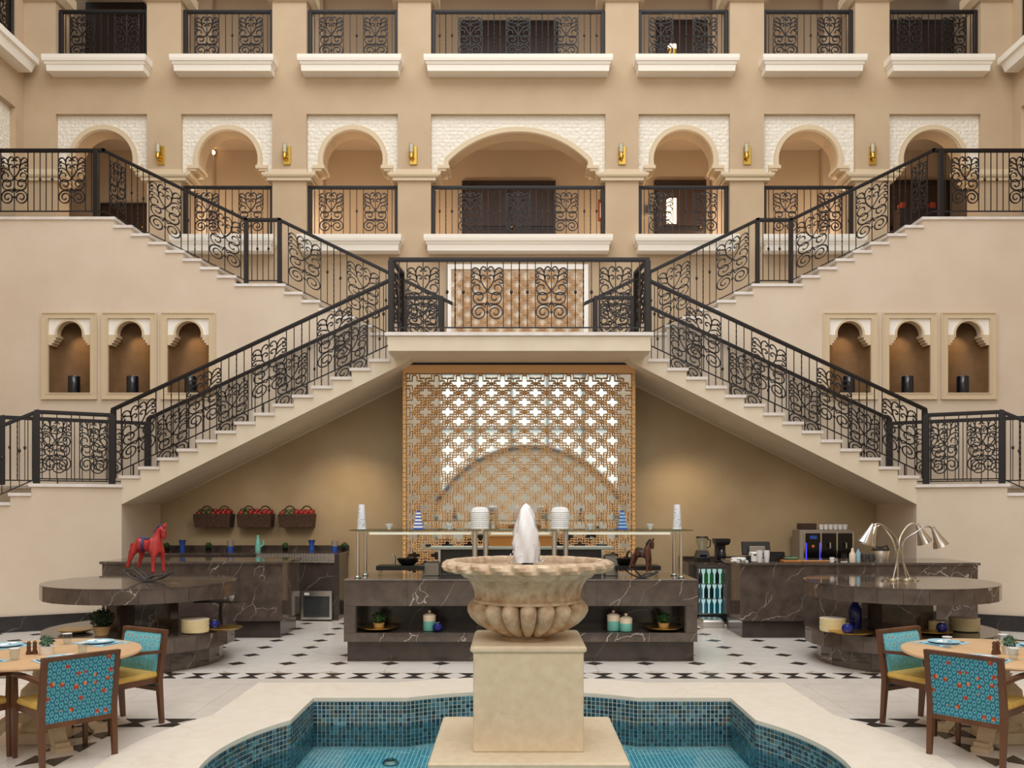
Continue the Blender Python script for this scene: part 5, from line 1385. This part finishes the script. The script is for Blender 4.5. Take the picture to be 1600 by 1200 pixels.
MB().lathe([(.07,.20),(.115,.42),(.11,.42),(.065,.21)],20,cap=False).build('jug','tumbler_glass',bl,True); MB().lathe([(0,.42),(.11,.42),(.10,.445),(0,.45)],20).build('lid','black_plastic',bl,True); MB().tube([(.09,0,.40),(.15,0,.38),(.14,0,.27),(.08,0,.24)],.012,7).build('handle','black_plastic',bl,True)
cb=empty('filter_coffee_maker',at(1127,15.7,1.001),0,'black filter coffee maker with a glass pot beside the blender','coffee maker')
MB().cbox(-.11,.11,-.12,.14,0,.035,.008).build('base','black_plastic',cb); MB().cbox(-.09,.09,.06,.14,.03,.36,.008).build('column','dark_grey',cb); MB().taper([(-.10,.10,-.11,.14,.30),(-.13,.13,-.13,.14,.35),(-.13,.13,-.13,.14,.41)]).build('brew_head','black_plastic',cb)
MB().lathe([(0,.04),(.07,.04),(.08,.12),(.05,.22),(.06,.24),(.055,.24),(0,.05)],20,(0,-.03,0)).build('glass_pot','dark_blue_glass',cb,True)
o=MB().cbox(-.10,.10,-.1,.1,0,.10,.01).build('black_caddy','black_plastic',None,loc=at(1345,15.8,1.001)); tag(o,'low black caddy right of the coffee machine','caddy'); MB().box(-.08,.08,-.105,-.1,.03,.08).build('front_label','dark_grey',o)

# ================================================================ ROCKING HORSES
def skin(name,nodes,edges,m,parent=None,sub=2):
    me=bpy.data.meshes.new('t'); me.from_pydata([n[0] for n in nodes],edges,[])
    o=bpy.data.objects.new('t',me); C.objects.link(o)
    md=o.modifiers.new('s','SKIN'); 
    if not me.skin_vertices:
        bpy.context.view_layer.objects.active=o; 
    sv=me.skin_vertices
    if not sv:
        me.skin_vertices if False else None
    for i,n in enumerate(nodes):
        r=n[1]; o.data.skin_vertices[0].data[i].radius=(r,r)
    o.data.skin_vertices[0].data[0].use_root=True
    s2=o.modifiers.new('u','SUBSURF'); s2.levels=sub; s2.render_levels=sub
    dg=bpy.context.evaluated_depsgraph_get(); res=bpy.data.meshes.new_from_object(o.evaluated_get(dg))
    bpy.data.objects.remove(o)
    res.materials.clear(); res.materials.append(MATS[m]); res.polygons.foreach_set('use_smooth',[True]*len(res.polygons)); res.name=name
    return link(name,res,parent)
def hh(x,y,d=0): return ((x-600)/1220.0,d,(1100-y)/1220.0)
def horse(loc,scale,body,label,extra,rz=0,tail=False):
    o=empty('rocking_horse',loc,rz,label,'rocking horse'); o.scale=(scale,)*3
    N=[(hh(610,535),.082),(hh(520,525),.080),(hh(455,530),.080),(hh(700,548),.086),(hh(770,555),.090),
       (hh(790,450),.062),(hh(805,350),.046),(hh(850,275),.046),(hh(892,305),.046),(hh(895,385),.037),(hh(890,458),.030)]
    E=[(0,1),(1,2),(0,3),(3,4),(4,5),(5,6),(6,7),(7,8),(8,9),(9,10)]
    def leg(root,pts):
        last=root
        for p,r in pts:
            N.append((p,r)); E.append((last,len(N)-1)); last=len(N)-1
    leg(4,[(hh(775,650,-.055),.042),(hh(765,780,-.062),.026),(hh(760,900,-.065),.022),(hh(765,965,-.065),.026)])
    leg(4,[(hh(845,650,.055),.038),(hh(855,780,.062),.026),(hh(858,900,.065),.022),(hh(866,965,.065),.026)])
    leg(2,[(hh(440,610,-.055),.052),(hh(425,700,-.062),.036),(hh(395,790,-.065),.025),(hh(360,895,-.065),.024)])
    leg(2,[(hh(545,630,.055),.045),(hh(520,710,.062),.032),(hh(490,800,.065),.024),(hh(468,890,.065),.024)])
    bd=skin('horse_body',N,E,body,o)
    for d in (-.022,.022):
        MB().lathe([(.018,0),(.016,.03),(0,.06)],8).build('ear',body,o,True,Vector(hh(905,262,d)),(0,math.radians(14),0))
    for d in (-.034,.034): MB().ball((0,0,0),.008,8,6).build('eye','black_plastic',o,True,Vector(hh(895,325,d)))
    mn=MB(); pts=[hh(865,240),hh(800,262),hh(765,330),hh(745,400),hh(735,450)]
    mn.tube(catmull(pts,4),[.014+.006*math.sin(i) for i in range(17)],8); mn.build('mane',extra,o,True)
    b=MB(); a=[hh(600,455,0)]
    b.lathe([(.082,-.020),(.090,-.016),(.090,.016),(.082,.020)],20,cap=False); b.build('saddle_girth',extra,o,True,Vector(hh(600,532)),(0,PI/2,0))
    MB().taper([(-.05,.05,-.05,.05,0),(-.045,.045,-.04,.04,.018),(-.05,-.03,-.02,.02,.03)]).build('saddle',extra,o,loc=Vector(hh(610,445)))
    for zz in (345,400): 
        MB().lathe([(.037 if zz<380 else .032,-.004),(.040 if zz<380 else .035,0),(.037 if zz<380 else .032,.004)],16,cap=False).build('bridle_strap','black_plastic',o,True,Vector(hh(893,zz)))
    if tail: MB().tube(catmull([hh(400,500),hh(350,520),hh(320,600),hh(330,690)],5),[.012+.012*math.sin(PI*i/15) for i in range(16)],8).build('tail',extra,o,True)
    else: MB().tube(catmull([hh(405,510),hh(388,580),hh(395,650)],5),.014,8).build('tail',body,o,True)
    for d in (-.065,.065):
        MB().tube(catmull([hh(300,930,d),hh(400,1010,d),hh(520,1065,d),hh(640,1085,d),hh(780,1070,d),hh(900,1025,d),hh(1010,955,d)],5),.0125,8).build('rocker','dark_grey' if not tail else 'black_plastic',o,True)
        s=MB(); s.tube([hh(325,925,d),hh(385,908,d),hh(480,915,d),hh(560,985,d),hh(640,1075,d)],.011,7); s.tube([hh(640,1075,d),hh(740,1010,d),hh(900,995,d)],.011,7); s.build('rocker_strut','dark_grey' if not tail else 'black_plastic',o,True)
    for x,y in ((420,1015),(880,1030)): MB().tube([hh(x,y,-.065),hh(x,y,.065)],.009,7).build('cross_bar','dark_grey',o,True)
    return o
mat('saddle_blue',(60,56,96),0.4)
horse((WX(226,11.35),11.35,1.032),1.0,'red_paint','red painted wooden rocking horse on black rockers on the left display table','saddle_blue')
horse((WX(999,11.62),11.62,ZT+.001),.70,'brown_wood','small brown wooden rocking horse on the right end of the centre counter','black_plastic',tail=True)

# ================================================================ DINING TABLES AND CHAIRS
m=bpy.data.materials.new('chair_fabric'); m.use_nodes=True; nt=m.node_tree;N=nt.nodes;L=nt.links;b=N['Principled BSDF']; b.inputs['Roughness'].default_value=.7
tc=N.new('ShaderNodeTexCoord'); sx=N.new('ShaderNodeSeparateXYZ'); L.new(tc.outputs['Object'],sx.inputs[0])
def math_(op,a,b_=None,c=None):
    n=N.new('ShaderNodeMath'); n.operation=op
    for i,v in enumerate((a,b_,c)):
        if v is None: continue
        if hasattr(v,'links') or hasattr(v,'is_linked'): L.new(v,n.inputs[i])
        else: n.inputs[i].default_value=v
    return n.outputs[0]
P_=.034
u=math_('MULTIPLY',sx.outputs[0],2*PI/P_); v=math_('MULTIPLY',sx.outputs[2],2*PI/(P_*1.73)*1.0)
cu_=math_('COSINE',u); c1=math_('COSINE',math_('ADD',math_('MULTIPLY',u,.5),v)); c2=math_('COSINE',math_('SUBTRACT',math_('MULTIPLY',u,.5),v))
su=math_('ADD',math_('ADD',cu_,c1),c2)
cr_=N.new('ShaderNodeValToRGB'); cr_.color_ramp.interpolation='CONSTANT'; e=cr_.color_ramp.elements; e[0].position=0; e[0].color=lin((30,104,130)); e[1].position=.22; e[1].color=lin((96,176,190))
for p,c in ((.40,(44,140,152)),(.60,(104,184,196)),(.80,(30,70,110))):
    q=e.new(p); q.color=lin(c)
nrm=math_('MULTIPLY_ADD',su,1/4.5,.333); L.new(nrm,cr_.inputs[0])
# sparse orange-red motifs
wv=N.new('ShaderNodeTexVoronoi'); wv.inputs['Scale'].default_value=12; wv.inputs['Randomness'].default_value=.75; L.new(tc.outputs['Object'],wv.inputs['Vector'])
sm=math_('LESS_THAN',wv.outputs['Distance'],.25)
mi=N.new('ShaderNodeMix'); mi.data_type='RGBA'; L.new(sm,mi.inputs[0]); L.new(cr_.outputs[0],mi.inputs[6])
c3=N.new('ShaderNodeValToRGB'); c3.color_ramp.elements[0].color=lin((160,60,34)); c3.color_ramp.elements[1].color=lin((214,130,66)); c3.color_ramp.elements[0].position=.45; c3.color_ramp.elements[1].position=.55; L.new(nrm,c3.inputs[0]); L.new(c3.outputs[0],mi.inputs[7]); L.new(mi.outputs[2],b.inputs['Base Color']); MATS['chair_fabric']=m
m2=mat('fabric_front',(112,190,206),0.75); nt=m2.node_tree; vo=nt.nodes.new('ShaderNodeTexVoronoi'); vo.inputs['Scale'].default_value=17; vo.inputs['Randomness'].default_value=.3
c4=nt.nodes.new('ShaderNodeValToRGB'); c4.color_ramp.interpolation='CONSTANT'; c4.color_ramp.elements[0].color=lin((204,140,96)); c4.color_ramp.elements[1].position=.17; c4.color_ramp.elements[1].color=lin((96,176,194)); q=c4.color_ramp.elements.new(.28); q.color=lin((124,198,212)); q=c4.color_ramp.elements.new(.5); q.color=lin((104,184,200))
tc=nt.nodes.new('ShaderNodeTexCoord'); nt.links.new(tc.outputs['Object'],vo.inputs['Vector']); nt.links.new(vo.outputs['Distance'],c4.inputs[0]); nt.links.new(c4.outputs[0],nt.nodes['Principled BSDF'].inputs['Base Color'])
def make_chair():
    o=empty('dining_armchair',(0,0,0),0,'x','chair','armchairs round the dining tables')
    W=.275; ZB0=.30; ZT0=.85; lean=.07
    yb=lambda z: -.26-lean*max(0,(z-.40))/.45-.03*max(0,(.40-z))/.4
    # back posts (leg + stile in one)
    for s in (-1,1):
        x=s*W; zs=[0,.2,.40,.62,ZT0-.01]; wd=[.018,.021,.024,.022,.020]
        MB().taper([(x-w_,x+w_,yb(z)-w_,yb(z)+w_,z) for z,w_ in zip(zs,wd)]).build('back_leg','wood_chair',o)
        # front leg up to the arm
        MB().taper([(x-w_,x+w_,.235-w_,.235+w_,z) for z,w_ in ((0,.015),(.35,.021),(.46,.021),(.655,.017))]).build('front_leg','wood_chair',o)
        a=MB(); pts=[(x,yb(.66)+.01,.655),(x+s*.012,-.08,.672),(x+s*.012,.12,.672),(x,.265,.662)]
        vs=[]
        for (px_,py_,pz_),w_ in zip(pts,(.017,.022,.026,.026)): vs+=[(px_-w_,py_,pz_-.014),(px_+w_,py_,pz_-.014),(px_+w_,py_,pz_+.014),(px_-w_,py_,pz_+.014)]
        a.add(vs,[(0,3,2,1),(12,13,14,15)]+[(k*4+j,k*4+(j+1)%4,k*4+4+(j+1)%4,k*4+4+j) for k in range(3) for j in range(4)]); a.build('armrest','wood_chair',o)
    # seat frame and cushion
    MB().taper([(-W+.01,W-.01,-.265,.245,.375),(-W+.01,W-.01,-.265,.245,.425)]).build('seat_frame','wood_chair',o)
    MB().taper([(-W+.016,W-.016,-.255,.245,.425),(-W+.006,W-.006,-.262,.262,.445),(-W+.02,W-.02,-.255,.245,.475),(-W+.07,W-.07,-.20,.19,.485)]).build('seat','seat_yellow',o,True)
    # back: rails and upholstered pad, patterned outside and paler inside
    def slab_y(z0,z1,x0,x1,o0,o1,nm,mt):
        return MB().add([(x0,yb(z0)+o0,z0),(x1,yb(z0)+o0,z0),(x1,yb(z0)+o1,z0),(x0,yb(z0)+o1,z0),(x0,yb(z1)+o0,z1),(x1,yb(z1)+o0,z1),(x1,yb(z1)+o1,z1),(x0,yb(z1)+o1,z1)],[(0,3,2,1),(4,5,6,7),(0,1,5,4),(1,2,6,5),(2,3,7,6),(3,0,4,7)]).build(nm,mt,o)
    slab_y(ZT0-.03,ZT0,-W-.02,W+.02,-.024,.026,'top_rail','wood_chair'); slab_y(ZB0,ZB0+.04,-W+.02,W-.02,-.02,.02,'lower_rail','wood_chair')
    for z0,z1 in ((ZB0+.04,.40),(.40,ZT0-.03)):
        pass
    p=MB(); zz=[ZB0+.04,.40,.6,ZT0-.03]; vs=[]
    for z in zz: vs+=[(-W+.022,yb(z)-.017,z),(W-.022,yb(z)-.017,z),(W-.022,yb(z)+.004,z),(-W+.022,yb(z)+.004,z)]
    p.add(vs,[(0,3,2,1),(12,13,14,15)]+[(k*4+j,k*4+(j+1)%4,k*4+4+(j+1)%4,k*4+4+j) for k in range(3) for j in range(4)]); bp_=p.build('backrest','chair_fabric',o); bp_['label']='teal geometric patterned outer back'
    p=MB(); zz=[.44,.47,.62,.78,ZT0-.035]; th=[.02,.032,.036,.032,.018]; vs=[]
    for z,t in zip(zz,th): vs+=[(-W+.024,yb(z)+.004,z),(W-.024,yb(z)+.004,z),(W-.03,yb(z)+t,z),(-W+.03,yb(z)+t,z)]
    p.add(vs,[(0,3,2,1),(16,17,18,19)]+[(k*4+j,k*4+(j+1)%4,k*4+4+(j+1)%4,k*4+4+j) for k in range(4) for j in range(4)]); f=p.build('inner_pad','fabric_front',o,True); f['label']='pale turquoise inner back pad'
    return o
ch0=make_chair(); used=False
def place(bx,by,fx,fy,lab):
    global used
    l=math.hypot(fx,fy); fx/=l; fy/=l; th=math.atan2(-fx,fy); loc=(bx+fx*.28,by+fy*.28,0.001)
    if not used: ch0.location=loc; ch0.rotation_euler=(0,0,th); ch0['label']=lab; used=True
    else: copy_tree(ch0,None,loc,th,lab)
place(-3.375,6.955,-.76,.65,'patterned armchair with its back to the pool at the left table')
place(-3.47,8.34,-.5,-.86,'armchair facing the viewer behind the left dining table')
place(-4.45,6.74,.35,.94,'armchair cut off by the left edge at the left table')
place(3.505,6.955,.76,.65,'patterned armchair with its back to the pool at the right table')
place(3.62,8.34,.5,-.86,'armchair facing the viewer behind the right dining table')
place(4.66,6.74,-.35,.94,'armchair cut off by the right edge at the right table')
def dining(x,lab):
    o=empty('dining_table',(x,7.62,0),0,lab,'table','round dining tables')
    MB().lathe([(0,.715),(.74,.715),(.775,.722),(.785,.735),(.78,.748),(.765,.752),(0,.752)],72).build('table_top','wood_table',o,True)
    MB().lathe([(0,.10),(.15,.10),(.17,.14),(.13,.19),(.09,.24),(.12,.32),(.17,.38),(.16,.44),(.08,.52),(.07,.60),(.12,.68),(.20,.714),(0,.714)],32).build('pedestal','ped_stone',o,True)
    for k in range(4):
        a=PI/4+k*PI/2
        f=MB(); pts=catmull([(.10,.20),(.22,.22),(.34,.15),(.42,.05),(.50,.035)],4); f.ribbon([(p,z) for p,z in pts],.07,.11); f.box(.40,.54,-.065,.065,0,.035)
        f.build('foot','ped_stone',o,False,None,a)
    MB().cbox(-.17,.17,-.17,.17,0.0,.10,.01).build('base_block','ped_stone',o)
    return o
TX=(-4.01,4.14)
for ti,tx in enumerate(TX):
    sd=('left','right')[ti]; dining(tx,'round wooden dining table laid for a meal at the %s edge'%sd)
    Z=.7525
    for k,a in enumerate((-45,60,150,240) if ti==0 else (225,120,30,300)):
        ar=math.radians(a); ca,sa=math.cos(ar),math.sin(ar)
        wh={-45:'nearest the pool chair',225:'nearest the pool chair',60:'before the rear armchair',120:'before the rear armchair',150:'on the far outer side',30:'on the far outer side',240:'on the near outer side',300:'on the near outer side'}[a]
        pm=MB().cbox(-.15,.15,-.21,.21,0,.004,.0015).build('placemat','placemat',None,loc=(tx+ca*.55,7.62+sa*.55,Z),rot=ar); tag(pm,'light blue placemat on the %s table, %s'%(sd,wh),'placemat','blue placemats'); MB().box(-.14,.14,-.2,-.195,.004,.0048).build('stitching','napkin',pm)
        pl=MB().lathe([(0,0),(.07,0),(.10,.008),(.135,.016),(.133,.019),(.098,.012),(.07,.005),(0,.005)],32).build('plate','ceramic_white',None,True,(tx+ca*.53,7.62+sa*.53,Z+.005)); tag(pl,'white plate on the %s table, %s'%(sd,wh),'plate','white plates'); MB().lathe([(.129,.0165),(.1345,.0165),(.1345,.0195),(.129,.0195)],32).build('rim','placemat',pl,True)
        nn=MB().taper([(-.045,.045,-.09,.09,0),(-.045,.045,-.09,.09,.012),(-.03,.03,-.085,.085,.02)]).build('napkin','napkin',None,loc=(tx+ca*.53,7.62+sa*.53,Z+.0115),rot=ar+.3); tag(nn,'folded white napkin on the plate %s of the %s table'%(wh,sd),'napkin','folded napkins'); MB().box(-.046,.046,-.01,.01,.005,.0215).build('fold_band','placemat',nn)
        for s2,nm2 in ((1,'knife'),(-1,'fork')):
            k2=MB().cbox(-.10,.10,-.006,.006,0,.004,.001).build('dinner_'+nm2,'black_plastic',None,loc=(tx+ca*.55-sa*.18*s2,7.62+sa*.55+ca*.18*s2,Z+.005),rot=ar); tag(k2,'dark %s on the %s table, %s'%(nm2,sd,wh),nm2,'dark cutlery'); MB().box(.03,.10,-.009,.009,.0005,.0035).build('head','steel',k2)
        gx,gy=tx+ca*.36-sa*.20,7.62+sa*.36+ca*.20
        gl_=MB().lathe([(0,0),(.026,0),(.032,.01),(.040,.095),(.038,.095),(.03,.012),(0,.008)],22).build('water_glass','tumbler_glass',None,True,(gx,gy,Z)); tag(gl_,'clear water glass on the %s table, %s'%(sd,wh),'glass','water glasses'); MB().lathe([(.038,.093),(.041,.093),(.041,.097),(.038,.097)],22).build('rim','ceramic_white',gl_,True)
    cx,cy=tx+(-.03 if ti==1 else .06),7.5
    plant('succulent','small succulent in a cream pebbled bowl in the centre of the %s table'%sd,'plant',.045,.065,(cx+.04,cy,Z),'leaf_mid','ceramic_white',70,.035)
    for k,dx in enumerate((-.06,-.10)):
        ml=MB().lathe([(0,0),(.022,0),(.024,.01),(.014,.045),(.018,.06),(.013,.075),(.018,.09),(.012,.105),(0,.11)],14).build('wooden_mill','wood_chair',None,True,(cx+dx,cy-.02*k,Z)); tag(ml,'small dark wooden %s mill beside the succulent on the %s table'%(('pepper','salt')[k],sd),'mill','wooden mills'); MB().ball((0,0,.115),.008,8,6).build('knob','chrome',ml,True)
# ---- warm lamps of the place
for (x,p) in ((-2.9,55),(2.95,55)): 
    spot('under_stair_spot',(x,15.35,3.0),(x*1.04,16.45,1.3),p,(1,.80,.56),115,1.0,.12)
spot('under_stair_wash',(-4.8,14.9,2.45),(-4.9,16.4,1.3),14,(1,.86,.68),110,1.0,.08)
spot('under_stair_wash',(4.95,14.9,2.45),(5.1,16.4,1.3),14,(1,.86,.68),110,1.0,.08)
for i in range(2,len(edges)-2,2):
    xm=(edges[i]+edges[i+1])/2
    point('gallery_lamp_light',(xm,DF+1.5,ZU+.9),36,(1,.79,.56),.10)
    point('upper_gallery_light',(xm,DF+1.5,ZU2+1.6),9,(1,.86,.70),.10)
